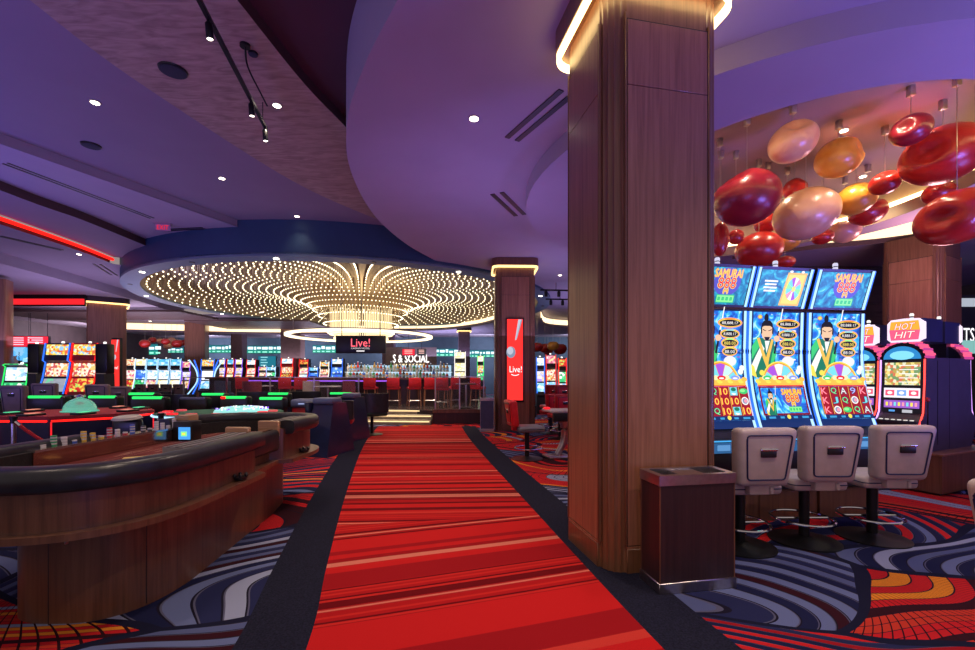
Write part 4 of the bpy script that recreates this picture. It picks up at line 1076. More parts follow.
# padded rails
def rail(path, ztop, parent, w=.085, h=.075, m=LEATHER):
    """cushion swept along a plan path, tall oval section with a flat top"""
    mb = MB(); P = path; v = []; f = []; sec = [(math.copysign(abs(math.cos(q)) ** .6, math.cos(q)) * w, math.copysign(abs(math.sin(q)) ** .6, math.sin(q)) * h) for q in [2 * PI * i / 16 for i in range(16)]]
    for i, p in enumerate(P):
        a = Vector(P[max(i - 1, 0)]); c = Vector(P[min(i + 1, len(P) - 1)]); d = (c - a).normalized(); nx, ny = d.y, -d.x
        v += [(p[0] + nx * s, p[1] + ny * s, ztop - h + z) for s, z in sec]
    for i in range(len(P) - 1):
        for j in range(16): f.append((i * 16 + j, i * 16 + (j + 1) % 16, (i + 1) * 16 + (j + 1) % 16, (i + 1) * 16 + j))
    f += [tuple(range(16)), tuple(range((len(P) - 1) * 16, len(P) * 16))[::-1]]
    return mb.add(v, f, m).build('padded_rail', parent, 60)
def thin(path, k):    # resample a path evenly
    L = [0]
    for a, c in zip(path, path[1:]): L.append(L[-1] + math.dist(a, c))
    out = []; j = 0
    for i in range(k):
        s = L[-1] * i / (k - 1)
        while j < len(L) - 2 and L[j + 1] < s: j += 1
        u = (s - L[j]) / max(1e-6, L[j + 1] - L[j]); out.append((path[j][0] + (path[j + 1][0] - path[j][0]) * u, path[j][1] + (path[j + 1][1] - path[j][1]) * u))
    return out
nearP = [(-3.52, 3.9)] + sup(-2.80, 3.25, .72, .77, PI, 2 * PI, 30) + [(-2.09, 3.9), (-2.11, 4.10)]
rail(thin(nearP, 60), .995, t)
farP = [(-2.14, 4.80)] + sup(-2.83, 5.18, .72, .66, 0, PI, 24) + [(-3.54, 4.9)]
rail(thin(farP, 50), 1.03, t)
m = MB().box(LEATHER, -2.22, 4.43, .72, .10, .58, .22, None, .04, 3); m.build('padded_rail', t)
for y in (4.15, 4.74): MB().box(W_TAN, -2.30, y, .86, .22, .05, .17, None, .01, 1).build('end_block', t)
# chip grooves beside the padded rail
for zz_, path in zip((1.0, 1.03), ([(-2.24, 3.2), (-2.22, 3.7), (-2.25, 4.05)], [(-2.27, 4.84), (-2.24, 5.0), (-2.26, 5.35)])):
    pp = [(p[0], p[1]) for p in spline([(x, y, 0) for x, y in path], 8)]
    m = MB().ring(plain('grey_chip_tray', (.25, .22, .22), .5), offset(pp, .075), offset(pp, -.075), .93, zz_ - .006, closed=False)
    for d_ in (-.032, .032): m.ring(BLACK, offset(pp, d_ + .012), offset(pp, d_ - .012), zz_ - .008, zz_ - .003, closed=False)
    m.build('chip_groove', t)
# dealer side bank
m = MB().box(plain('mirror_strip', (.4, .36, .36), .1, .8), -3.44, 4.25, .925, .14, 1.8, .02).box(plain('mirror_bank', (.35, .2, .16), .12, .9), -3.44, 4.25, .80, .12, 1.8, .125)
m.build('bank_ledge', t)
m = MB().box(BLACK, -3.28, 4.92, .79, .20, .18, .22, None, .01); m = m.build('display_box', t)
MB().box(E(.06, .30, .75, 1.4), -3.25, 4.825, .82, .12, .012, .13).box(LIM, -3.25, 4.817, .855, .06, .006, .05).box(YEL, -3.25, 4.814, .87, .03, .006, .02).build('display', m)
MB().box(W_TAN, -3.42, 5.12, .90, .16, .18, .16, None, .015).build('end_block', t)
# chips along the bank
CH = {k: plain('chip_' + k, c, .4, 0, .05) for k, c in dict(white=(.75, .70, .70), red=(.62, .03, .04), yellow=(.80, .50, .04), green=(.03, .32, .12), blue=(.05, .12, .5), black=(.03, .03, .035)).items()}
seq = ['white', 'green', 'white', 'blue', 'yellow', 'yellow', 'yellow', 'red', 'white', 'red', 'blue', 'black', 'black', 'white', 'white', 'white', 'white', 'black']
ordn = {}
for i, k in enumerate(seq):
    y = 3.48 + i * .088 + (.05 if i > 10 else 0); hgt = .035 + .03 * ((i * 5) % 3)
    ordn[k] = ordn.get(k, 0) + 1; n_ = seq.count(k); w_ = ('' if n_ == 1 else ', ' + ('nearest', 'second nearest', 'third nearest', 'fourth nearest', 'fifth nearest', 'sixth nearest', 'seventh nearest')[ordn[k] - 1] + ' of the %s stacks' % k)
    t2 = thing('chip_stack', ('stack of %s casino chips on dice table ledge' % k) + w_, 'chips', (-3.44, y, .9455), 0, 'chip stacks on the dice table')
    m = MB()
    n = int(hgt / .012)
    for j in range(n): m.lathe(CH[k] if j % 2 == 0 else plain('chip_edge_' + k, (.6, .55, .55), .4), [(.0195, j * .012), (.0205, j * .012 + .001), (.0205, j * .012 + .010), (.0195, j * .012 + .0115)], 14)
    m.build('chips', t2)
t2 = thing('paper_card', 'small yellow paper card lying on the red dice layout', 'paper', (-3.02, 3.86, .8015), .5)
MB().box(plain('yellow_paper', (.75, .55, .18), .8), 0, 0, 0, .17, .085, .002).build('card', t2)
for x, y, lab in ((-2.075, 3.78, 'black scalloped cup on the near shelf of the dice table'), (-2.10, 5.15, 'black scalloped cup on the far shelf of the dice table')):
    t2 = thing('drink_cup_holder', lab, 'cup', (x, y, .627))
    m = MB().lathe(BLACK, [(.035, 0), (.048, .008), (.055, .03)], 16)
    for k in range(6):
        q = k * PI / 3; m.box(BLACK, .050 * math.cos(q), .050 * math.sin(q), .025, .024, .024, .032, None, .008, 1)
    m.build('cup', t2)

# ------------------------------------------------------------------ stanchions and rope in front of the domed table
def stanchion(label, x, y):
    t = thing('stanchion', label, 'stanchion', (x, y, 0), 0, None)
    MB().lathe(BLACKM, [(.17, 0), (.17, .015), (.06, .04), (.03, .06)], 24).build('base', t)
    MB().lathe(STEEL, [(.026, .05), (.026, .94)], 16).build('post', t)
    MB().lathe(BLACKM, [(.034, .90), (.034, .955), (.042, .96), (.042, .985), (.03, .99)], 16).build('cap', t)
    return t
Y1 = 5.7
stanchion('steel rope post at the left edge beside the domed dice machine', PX(13.5, Y1), Y1)
stanchion('steel rope post in front of the white-edged table', PX(161, 6.2), 6.2)
def rope(label, a, b, sag):
    t = thing('barrier_rope', label, 'rope', a)
    d = Vector(b) - Vector(a); pts = [Vector((d.x * u, d.y * u, d.z * u - sag * 4 * u * (1 - u))) for u in [i / 14 for i in range(15)]]
    MB().tube(plain('red_velvet', (.50, .012, .02), .8, 0, .2, 60), pts, .021, 8).build('velvet', t)
    m = MB()
    for u, v in ((0, 1), (14, 13)): m.tube(CHROME, [pts[u], pts[u] + (pts[v] - pts[u]).normalized() * .07], .025, 8)
    m.build('hook', t)
rope('red velvet rope sagging from the left edge rope post', (PX(15.5, Y1), Y1, .92), (PX(84, 5.9), 5.9, .50), .09)
rope('red velvet rope at the right end, hung from the rope post by the white-edged table', (PX(160, 6.2), 6.2, .92), (PX(140, 6.0), 6.0, .56), .05)

# ------------------------------------------------------------------ domed dice machine (octagonal table)
Y = 7.1
t = thing('dome_dice_machine', 'dark octagonal dice machine with red lit edges and a green glass dome', 'gaming machine', (PX(80, Y), Y, 0))
oc = [(.95 * math.cos(q), .95 * math.sin(q)) for q in [PI / 8 + i * PI / 4 for i in range(8)]]
oi = [(x * .8, y * .8) for x, y in oc]
MB().prism(NAVY, oc, .10, .90).prism(BLACK, oi, 0, .10).build('body', t)
pn = MB()
for i in range(8):
    a, c = Vector(oc[i] + (0,)), Vector(oc[(i + 1) % 8] + (0,)); mid = (a + c) / 2; L = (c - a).length; ang = math.atan2((c - a).y, (c - a).x)
    e = MB().box(REDLED if i in (4, 5, 6, 7) else REDDIM, 0, 0, .86, L * .94, .02, .028, T(mid.x * 1.012, mid.y * 1.012, 0, ang)); e.tube(PURPLED if i == 4 else REDDIM, [(-L * .47, 0, .16), (-L * .47, 0, .86)], .010, 5, False, T(mid.x * 1.012, mid.y * 1.012, 0, ang)); e.build('light_strip', t)
MB().prism(plain('red_table_felt', (.40, .02, .025), .6), [(x * 1.03, y * 1.03) for x, y in oc], .90, .94).build('table_top', t)
for i in range(8):
    m = MB(); q = i * PI / 4; m.box(BLACK, .76 * math.cos(q), .76 * math.sin(q), .94, .16, .28, .03, None, .008, 1).box(E(.1, .8, .35, 1) if i % 2 else E(.9, .3, .2, 1), .74 * math.cos(q), .74 * math.sin(q), .97, .08, .16, .008); m.build('player_screen', t)
DOME = newmat('green_lit_glass'); DOME[2].inputs['Transmission Weight'].default_value = .75; DOME[2].inputs['Base Color'].default_value = (.72, .9, .84, 1); DOME[2].inputs['Roughness'].default_value = .08
DOME[2].inputs['Emission Color'].default_value = (.1, .7, .5, 1); DOME[2].inputs['Emission Strength'].default_value = .06
MB().lathe(DOME[0], [(.215, .94)] + [(.21 * math.cos(i * PI / 20), .955 + .20 * math.sin(i * PI / 20)) for i in range(10)], 28).build('dome', t)
MB().lathe(E(.15, .85, .6, .5), [(.235, .94), (.235, .955)], 28).build('dome_light', t)
MB().lathe(CHROME, [(.05, 1.15), (.06, 1.17), (.02, 1.21)], 14).box(CHROME, 0, 0, 1.17, .16, .03, .03).build('dome_cap', t)

# white-edged roulette table to its right
Y = 7.5
t = thing('roulette_table', 'black electronic table with white lit front edge and dotted glowing top', 'gaming table', (PX(221, Y), Y, 0))
el = circ(0, 0, .98, .80, 40)
MB().prism(NAVY, [(x * .82, y * .82) for x, y in el], 0, .82).build('body', t)
MB().prism(plain('green_table_felt', (.03, .14, .08), .7), el, .86, .90).build('table_top', t)
MB().tube(ICELED, [(x * 1.0, y * 1.0, .875) for x, y in circ(0, 0, .99, .81, 24, PI * 1.0, PI * 1.52, False)], .016, 6).build('light_strip', t)
m = MB().lathe(E(.35, .85, .8, 1.0), [(.42, .90), (.40, .94), (.25, .985), (.05, 1.0)], 36, T(.32, .06, 0))
for i in range(90):
    q, r = RND.uniform(0, 2 * PI), .40 * math.sqrt(RND.uniform(0.05, 1)); zz = .95 + .05 * (1 - r / .4)
    m.box(WHITELED if i % 4 else PURPLED, .32 + r * math.cos(q), .06 + r * math.sin(q), zz - .0, .018, .018, .018)
m.build('glowing_wheel', t)
for i in range(9):
    q = PI * .9 + i * PI / 7; m = MB().box(REDDIM if i % 2 else E(.85, .1, .12, .8), .83 * math.cos(q), .64 * math.sin(q), .90, .14, .09, .03, None, .01, 1); m.build('chip_tray', t)

# black covered thing between the two tables: a black jacketed stool
Y = 5.95
t = thing('dealer_stool', 'black padded dealer stool with pale cap cover between the two lit tables', 'stool', (PX(116, Y), Y, 0))
MB().lathe(BLACKM, [(.24, 0), (.24, .02), (.04, .05), (.03, .60)], 24).build('pedestal', t)
MB().box(LEATHER, 0, 0, .60, .40, .38, .12, None, .05, 3).build('seat', t)
MB().box(LEATHER, .02, .17, .66, .38, .12, .26, None, .05, 3).build('backrest', t)
MB().lathe(LEATHER, [(.05, .52), (.12, .58), (.12, .68), (.05, .72)], 12, T(-.20, -.08, .0)).build('side_pad', t)
MB().lathe(plain('pale_cap', (.5, .45, .4), .6), [(.17, 0), (.15, .03), (.05, .045)], 20, T(.10, .06, .93, 0, .1)).build('cap_cover', t)

# ------------------------------------------------------------------ green-topped player terminals
def terminal(label, px, py_top, Y, rz=0, w=.62, led=GREENLED, two=False, h=None):
    z = PZ(py_top, Y) if h is None else h
    t = thing('player_terminal', label, 'gaming terminal', (PX(px, Y), Y, 0), rz, 'green-lit player terminals')
    pr = [(-.16, 0), (.20, 0), (.12, z - .34), (.22, z - .04), (.16, z - .02), (-.10, z - .30), (-.20, z - .34)]
    MB().box(NAVY, 0, 0, 0, w * .78, .34, z - .32, None, .03, 2).build('body', t)
    MB().box(BLACK, 0, .04, z - .34, w, .20, .33, T(0, 0, 0), .04, 3).build('monitor_back', t)
    MB().box(led, 0, -.035, z - .055, w * .86, .06, .055, None, .015, 2).build('light_bar', t)
    if led is GREENLED and two: MB().box(REDLED, -w * .35, -.05, z - .055, w * .18, .06, .05, None, .012, 1).build('red_light', t)
    return t
terminal('player terminal with green light bar left of the green glass dome', 47, 395.5, 8.6, 0, .72)
terminal('player terminal with green light bar right of the green glass dome', 104, 395.5, 8.7, 0, .60)
terminal('front player terminal of the left pair behind the white-edged table', 149, 396.3, 8.6, 0, .66)
terminal('rear player terminal of the left pair behind the white-edged table', 143, 392.5, 9.6, 0, .62)
terminal('player terminal with blue-grey top behind the white-edged table', 194, 397, 8.9, 0, .56, plain('slate_shell', (.12, .14, .25), .4))
terminal('player terminal with green light bar below the neon blue machine', 214, 393, 10.0, 0, .56)
terminal('player terminal with green and red light bar left of the glowing wheel', 235, 396, 8.9, 0, .56, GREENLED, True)
terminal('player terminal with green light bar right of the glowing wheel', 272, 397, 8.9, 0, .52)
terminal('player terminal with green light bar behind the one right of the glowing wheel', 279, 392.5, 10.2, 0, .52)
terminal('player terminal with green light bar at the right end of the row', 341, 392.3, 11.6, .1, .62)

# big navy terminals at the right end of the row
def console(label, px, Y, h, w, rz, red=True):
    t = thing('gaming_console', label, 'gaming terminal', (PX(px, Y), Y, 0), rz)
    v, f = boxvf(1, 1, 1, 0, 1)
    V = [((x * (w * (1.15 if z < 0 else .80))), (y * (.95 if z < 0 else .45)) + (.0 if z < 0 else .08), (z + .5) * (h - .08)) for x, y, z in v]
    MB().add(V, f, NAVY).build('body', t)
    MB().box(plain('slate_shell', (.12, .14, .25), .4), 0, -.02, h - .10, w * .85, .36, .12, None, .04, 2).build('hood', t)
    MB().box(BLACK, 0, .02, h + .0, w * .34, .05, .02).box(NAVY, -w * .55, .05, h - .40, .10, .62, .34, None, .03, 2).build('side_wing', t)
    return t
console('big navy gaming console with flared base beside the far craps rail', 328, 8.75, 1.06, .52, -.25)
console('dark gaming console behind the big navy one, nearest the aisle', 352, 10.6, 1.08, .38, -.25)
t = thing('gaming_console', 'red-fronted console with slate hood touching the far craps rail', 'gaming terminal', (PX(306, 9.3), 9.3, 0), 0)
MB().box(RED_L, 0, 0, 0, .42, .40, .86, None, .02, 2).build('body', t); MB().box(plain('slate_shell', (.12, .14, .25), .4), 0, -.02, .86, .46, .44, .17, None, .05, 3).build('hood', t)
MB().box(E(.5, .6, 1, .8), 0, -.245, .93, .12, .006, .02).build('badge', t)
# ------------------------------------------------------------------ low lounge-style gaming chairs
def bucket(label, loc, rz, back, seat, group=None, w=.62, h=1.02, zs=.48):
    t = thing('gaming_chair', label, 'chair', loc, rz, group)
    MB().lathe(BLACKM, [(.27, 0), (.27, .015), (.06, .04), (.04, .05), (.04, zs)], 24).build('pedestal', t)
    MB().box(seat, 0, .02, zs, w * .92, .48, .12, None, .045, 3).build('seat', t)
    n = 12; outer = [(w / 2 * math.cos(q), -.30 + .14 * -math.sin(q) + .14) for q in [PI * i / n for i in range(n + 1)]]
    inner = [(x * .86, y + .06) for x, y in outer]
    MB().ring(back, outer, inner, zs + .10, h, closed=False).build('backrest', t, 50)
    return t
t = bucket('black wide-backed gaming chair at the aisle end, before the bar steps', (PX(372, 11.5), 11.5, 0), .35, LEATHER, plain('green_seat_leather', (.02, .10, .05), .4), None, .80, 1.06)
MB().box(RED_L, .32, .10, .50, .16, .20, .12, None, .04, 2).build('seat_end', t)
bucket('black gaming chair with red seat between the navy consoles', (PX(341, 9.65), 9.65, 0), .2, LEATHER, RED_L, None, .56, .98)
for px, py, Y, lab in ((182, 394, 10.2, 'black round-backed chair behind the blue-grey topped terminal'), (160, 391, 10.6, 'black round-backed chair behind the left terminal pair'), (257, 391.5, 10.6, 'black round-backed chair between the green-lit terminals'),
                       (307, 391, 11.2, 'black wide-backed chair behind the slate-hooded console')):
    bucket(lab, (PX(px, Y), Y, 0), RND.uniform(-.3, .3), LEATHER, LEATHER, 'black chairs around the electronic tables', .78, PZ(py, Y))
SAND_L = plain('dusty_taupe_leather', (.26, .20, .20), .5)
for px, py, Y, lab in ((6, 381, 8.6, 'taupe chair back cut by the left edge'), (28, 385, 9.8, 'taupe chair right of the one at the left edge'), (54, 383, 10.9, 'taupe chair in front of the blue-edged slot machine'),
                       (106, 384, 11.0, 'taupe chair in front of the dark cabinet right of the red-edged machine'), (128, 386, 12.0, 'taupe chair right of the red pylon screen')):
    slot_chair(lab, (PX(px, Y), Y, 0), RND.uniform(-.25, .25), SAND_L, PIPE, 'taupe chairs by the left slot machines', PZ(py, Y))
for i, px in enumerate((146, 158, 170, 182)):
    slot_chair(('far taupe chair in front of the long slot row, %s') % ('leftmost', 'second from its left', 'third from its left', 'rightmost')[i], (PX(px, 21.5), 21.5, 0), .1 * (i - 1), SAND_L, PIPE, 'taupe chairs in front of the long slot row', 1.12)
# red chair by the second column
t = slot_chair('red-backed swivel chair with grey seat beside the second column', (PX(527, 8.15), 8.15, 0), math.radians(-78), RED_L, BLACK, None, 1.07, False, GREY_L)
# electronic table at the big column
Y = 8.3
t = thing('gaming_console', 'pale-topped gaming console with green button on a curved foot, left of the big column', 'gaming terminal', (PX(563, Y), Y, 0), .25)
MB().box(plain('pale_deck', (.55, .5, .5), .3), 0, 0, .84, .66, .5, .05, T(0, 0, 0), .02, 2).build('deck', t)
pth = [(p[0], p[1], p[2]) for p in spline([(-.05, 0, .84), (.05, 0, .6), (.02, 0, .3), (-.12, 0, .05)], 6)]
MB().tube(STEEL, pth, [.12 - .004 * i for i in range(len(pth))], 10).build('foot', t); MB().box(STEEL, -.12, 0, 0, .44, .4, .05, None, .02).build('base', t)
MB().box(BLACK, 0, -.20, .68, .56, .10, .16, None, .02).lathe(GREENLED, [(.045, -.06), (.045, -.05)], 14, T(-.1, -.2, .77, 0, PI / 2)).build('button_panel', t)
MB().box(REDDIM, -.30, .05, .89, .10, .12, .04, None, .015).build('armrest', t)

# ------------------------------------------------------------------ background slot machines
TV = dict(
    gold=busy('screen_gold', [(1, .75, .1), (.95, .45, .05), (1, .9, .5), (.8, .15, .05), (.3, .6, .9)], 19, 1.2),
    fruit=busy('screen_fruit', [(.7, .03, .03), (.8, .06, .04), (1, .7, .1), (.5, .75, .15), (.75, .25, .05), (.6, .02, .02)], 16, 1.1),
    grey=busy('screen_grey_reels', [(.35, .38, .45), (.4, .42, .5), (.2, .7, .4), (.7, .6, .2), (.38, .4, .5)], 11, 1.0),
    green=busy('screen_green', [(.05, .55, .2), (.1, .8, .3), (.9, .95, .9), (.02, .35, .12), (.1, .6, .2)], 10, 1.2),
    ice=busy('screen_ice', [(.9, .95, 1), (.5, .75, 1), (.95, .9, .8), (.3, .55, .9), (.95, .95, .95)], 10, 1.3),
    sky=busy('screen_sky', [(.1, .4, .85), (.3, .7, 1), (.8, .95, 1), (.1, .55, .8)], 8, 1.2),
    warm=busy('screen_warm', [(1, .85, .6), (.9, .3, .1), (1, .65, .2), (.7, .1, .1), (1, .95, .85)], 18, 1.1),
    pink=busy('screen_pink', [(.9, .4, .5), (1, .85, .8), (.7, .15, .25), (.95, .75, .4)], 10, 1.2),
    lilac=busy('screen_lilac', [(.5, .35, .9), (.85, .8, 1), (.6, .6, .95), (.9, .7, .4)], 10, 1.2),
    cream=busy('screen_cream', [(1, .95, .75), (1, .9, .55), (.9, .75, .3), (.95, .9, .85)], 12, 1.3),
    blue=busy('screen_blue', [(.04, .12, .8), (.1, .3, 1), (.6, .8, 1), (.05, .2, .6)], 9, 1.3))
def back_slot(label, px, Y, pt, w, top, mid, low, led, body=CAB, rz=0, zbot=.0, group=None, split=(.36, .70), full=True, deck_z=.82):
    """upright video slot: top box, main screen, lower screen, button deck, lit rims, candle"""
    ht = PZ(pt, Y) - zbot; t = thing('slot_machine', label, 'slot machine', (PX(px, Y), Y, zbot), rz, group)
    z0 = deck_z; H = ht - z0; zA, zB = z0 + H * (1 - split[1]), z0 + H * (1 - split[0])
    pr = [(.45, 0), (.45, ht), (.06, ht), (-.02, zB + .02), (.06, zB - .03), (-.02, zA), (-.16, z0 + .02), (-.16, 0)]
    v = [(-w / 2, y, z) for y, z in pr] + [(w / 2, y, z) for y, z in pr]; n = len(pr)
    MB().add(v, [tuple(range(n))[::-1], tuple(range(n, 2 * n))] + [(i, (i + 1) % n, n + (i + 1) % n, n + i) for i in range(n)], body).build('cabinet', t)
    def scr(m, za, ya, zb_, yb, nm, k=.86):
        q = .012; MB().add([(-w * k / 2, ya - q, za), (w * k / 2, ya - q, za), (w * k / 2, yb - q, zb_), (-w * k / 2, yb - q, zb_), (-w * k / 2, ya + .01, za), (w * k / 2, ya + .01, za), (w * k / 2, yb + .01, zb_), (-w * k / 2, yb + .01, zb_)],
                           [(0, 1, 2, 3), (0, 4, 5, 1), (2, 6, 7, 3), (1, 5, 6, 2), (0, 3, 7, 4)], m).build(nm, t)
    scr(top, zB + .06, .005, ht - .04, .05, 'top_display'); scr(mid, zA + .03, -.01, zB - .05, .05, 'main_display'); scr(low, z0 + .06, -.145, zA - .03, -.03, 'lower_display')
    lp = [(-.165, z0), (-.03, zA), (.05, zB - .03), (-.03, zB + .02), (.05, ht)]
    for s in (-1, 1): MB().tube(led, [(s * w * .485, y - .012, z) for y, z in lp], .018, 5).build('light_strip', t)
    if full:
        MB().box(BLACK, 0, -.20, z0 - .12, w * .96, .22, .09, None, .02, 1).build('button_deck', t)
        MB().lathe(WHITELED, [(.035, ht), (.035, ht + .05), (.02, ht + .06)], 10, T(0, .2, 0)).build('candle_light', t)
    return t
G = 'slot machines on the left'
back_slot('blue-edged slot machine beside the red-edged one', 56.5, 12.2, 343, .67, TV['gold'], TV['warm'], TV['grey'], BLUELED, CAB, .03, 0, G, (.36, .68), True, 1.02)
back_slot('red-edged slot machine with gold top display', 84, 12.25, 343, .68, TV['gold'], TV['warm'], TV['fruit'], REDLED, RED_L, .03, 0, G, (.36, .68), True, 1.02)
def side_slot(label, px, Y, pt, w, rz):
    ht = PZ(pt, Y); t = thing('slot_machine', label, 'slot machine', (PX(px, Y), Y, 0), rz, G)
    MB().box(BLACK, 0, 0, ht * .66, w, .26, ht * .34, None, .03).build('top_box', t)
    pr = [(-.30, 0), (.30, 0), (.22, ht * .66), (-.22, ht * .66)]
    MB().add([(x * w / .6, y, z) for y in (-.16, .16) for x, z in pr], [(3, 2, 1, 0), (4, 5, 6, 7), (0, 1, 5, 4), (1, 2, 6, 5), (2, 3, 7, 6), (3, 0, 4, 7)], CAB).build('cabinet', t)
    MB().box(STEEL, 0, -.165, ht * .655, w, .02, .02).build('hinge_trim', t)
    MB().lathe(REDLED, [(.05, -.165), (.04, -.18)], 10, T(w * .2, 0, 1.0, 0, PI / 2)).build('side_light', t)
    MB().lathe(WHITELED, [(.035, ht), (.035, ht + .05), (.02, ht + .06)], 10).build('candle_light', t)
side_slot('black slot cabinet seen from its side, left of the blue-edged machine', 37, 12.5, 344, .30, .05)
side_slot('black slot cabinet seen from its side, right of the red-edged machine', 105, 12.3, 344, .34, -.05)
back_slot('green-lit slot machine at the far left', 16, 13.2, 364, .64, TV['green'], TV['ice'], TV['green'], GREENLED, BLACK, .12, 0, G, (.05, .5))
back_slot('blue-lit slot machine behind the green-lit one', 29, 15.5, 352, .50, TV['sky'], TV['sky'], TV['ice'], BLUELED, BLACK, .1, 0, G)
t = thing('topper_sign', 'blue cut-out topper beside the red notice screens', 'sign', (PX(20, 15.4), 15.4, PZ(365, 15.4)))
MB().box(BLACKM, 0, 0, 0, .06, .06, .5).build('stem', t)
m = MB()
for a_, r_ in ((0, .22), (.9, .28), (1.8, .24), (2.7, .26), (3.6, .22), (4.7, .26), (5.5, .24)): m.lathe(E(.1, .45, .95, 1.2), [(.09, -.03), (.10, 0), (.09, .03)], 10, T(r_ * math.cos(a_), 0, .5 + r_ * math.sin(a_), 0, PI / 2))
m.lathe(E(.3, .65, 1, 1), [(.2, -.03), (.2, .03)], 14, T(0, 0, .5, 0, PI / 2)); m.build('cutout', t)
for px, w_, lab in ((18, 24, 'left red notice screen hanging at the far left'), (38, 21, 'right red notice screen hanging at the far left')):
    Y = 14.5; t = thing('notice_screen', lab, 'screen', (PX(px, Y), Y, PZ(347, Y)), .1, 'red notice screens')
    ww, hh = w_ * Y / F * .92, 11 * Y / F
    MB().box(BLACK, 0, .04, 0, ww, .08, hh).build('frame', t); m = MB().box(glow('notice_red', (.9, .02, .05), 1.2), 0, -.008, .015, ww * .96, .012, hh - .03)
    for i in range(4): m.box(E(1, .6, .75, 1.2), -ww * .06 + (i % 2) * .03, -.018, hh * (.78 - .2 * i), ww * (.62 - .08 * (i % 2)), .006, hh * .09).box(E(1, .8, .9, 1.2), -ww * .42, -.018, hh * (.78 - .2 * i), ww * .07, .006, hh * .1)
    m.build('display', t)
    for s in (-1, 1): MB().tube(BLACKM, [(s * ww * .4, .04, hh), (s * ww * .4, .04, hh + .75)], .008, 4).build('hanger', t)
# row two: long row behind the terminals
G = 'long row of slot machines right of the red pylon'
row2 = [(129.5, 'warm', 'pink', 'fruit', WHITELED, 'orange and cream slot machine at the left end of the long row'), (140.5, 'cream', 'blue', 'green', ICELED, 'blue-fronted slot machine second in the long row'),
        (152, 'sky', 'ice', 'pink', ICELED, 'sky-topped slot machine third in the long row'), (163.5, 'sky', 'ice', 'cream', ICELED, 'sky-topped slot machine fourth in the long row'), (175.5, 'sky', 'ice', 'cream', ICELED, 'sky-topped slot machine fifth in the long row, beside the dark one')]
for px, a_, b2, c_, l_, lab in row2: back_slot(lab, px, 24, 358.5, .575, TV[a_], TV[b2], TV[c_], l_, CAB, 0, 0, G)
back_slot('dark slot machine at the right end of the long row', 186, 23.5, 361, .44, TV['pink'], TV['lilac'], TV['warm'], PURPLED, BLACK, 0, 0, G)
# neon winged machine
Y = 22.5
t = back_slot('slot machine framed by crossing neon-blue wings', 207.5, Y, 359, .66, TV['gold'], E(.95, .95, 1, 1.5), TV['sky'], BLUELED, CAB, 0, 0)
for s in (-1, 1):
    for k, (xa, xb, xc) in enumerate(((.85, .48, .95), (.60, .40, .70))):
        MB().tube(ICELED if k == 0 else BLUELED, spline([(s * xa, -.1, 2.3), (s * xb, -.12, 1.75), (s * (xb - .02), -.12, 1.2), (s * xc, -.1, .55)], 6), .03, 6).build('neon_wing', t)
# slots around the centre bar
ZB = .40
G = 'slot machines around the centre bar'
bar_slots = [  # px, top row, width px, colours, led, label
    (221.5, 359, 7, 'cream', 'lilac', 'warm', PURPLED, 'first of the three matching slots right of the winged machine'), (230.3, 359, 7, 'sky', 'warm', 'cream', REDDIM, 'middle of the three matching slots right of the winged machine'),
    (238.8, 359, 7, 'cream', 'lilac', 'warm', PURPLED, 'last of the three matching slots right of the winged machine'), (251, 359.5, 9, 'ice', 'pink', 'warm', REDDIM, 'white-topped slot machine standing alone right of the matching three'),
    (262.5, 366.5, 8, 'pink', 'warm', 'sky', PURPLED, 'small pink slot machine in front of the blue list screen'), (271, 366.5, 9, 'sky', 'green', 'sky', ICELED, 'small turquoise slot machine in front of the blue list screen'),
    (287, 358, 12, 'ice', 'warm', 'fruit', REDLED, 'tall red slot machine below the halo ring'), (303.5, 359, 9, 'fruit', 'pink', 'ice', REDDIM, 'purple-rimmed slot machine right of the tall red one'),
    (313.5, 367, 9, 'sky', 'blue', 'sky', BLUELED, 'low blue slot machine right of the purple-rimmed one'), (324.5, 361.5, 9, 'gold', 'warm', 'pink', WHITELED, 'orange slot machine left of the bright blue one'),
    (337, 358.5, 11.2, 'ice', 'blue', 'blue', BLUELED, 'bright blue slot machine below the hanging sign'), (460, 351.5, 11, 'cream', 'cream', 'cream', WHITELED, 'tall yellow slot machine left of the second column'),
    (480.5, 355.5, 6.5, 'cream', 'gold', 'green', GREENLED, 'narrow yellow-green slot machine near the second column')]
for px, pt, wp, a_, b2, c_, l_, lab in bar_slots:
    Y = 26.0; back_slot(lab, px, Y, pt, wp * Y / F, TV[a_], TV[b2], TV[c_], l_, CAB if l_ is not REDLED else RED_L, 0, 0, G, (.36, .68), True, 1.2)
# right of the second column
G = 'slot machines seen between the columns'
for px, pt, wp, a_, b2, c_, l_, lab, Y in ((540.5, 357, 8, 'ice', 'lilac', 'sky', BLUELED, 'pale slot machine just right of the second column', 18), (551, 354.5, 10, 'pink', 'warm', 'sky', REDDIM, 'pink-topped slot machine between the two columns', 18.2), (562.5, 358, 8, 'fruit', 'green', 'ice', REDLED, 'red and green slot machine just left of the big column', 17.6)):
    back_slot(lab, px, Y, pt, wp * Y / F, TV[a_], TV[b2], TV[c_], l_, BLACK, 0, 0, G)
for px, Y, py, lab in ((549.5, 13.9, 384.5, 'red-backed slot chair between the columns, left one'), (559.5, 12.9, 384.5, 'red-backed slot chair between the columns, right one'), (551, 11.8, 393.5, 'nearer red-backed slot chair between the columns, left one'), (560, 10.8, 394, 'nearer red-backed slot chair between the columns, right one')):
    slot_chair(lab, (PX(px, Y), Y, 0), math.radians(12), RED_L, BLACK, 'red slot chairs between the columns', max(.98, PZ(py, Y)))
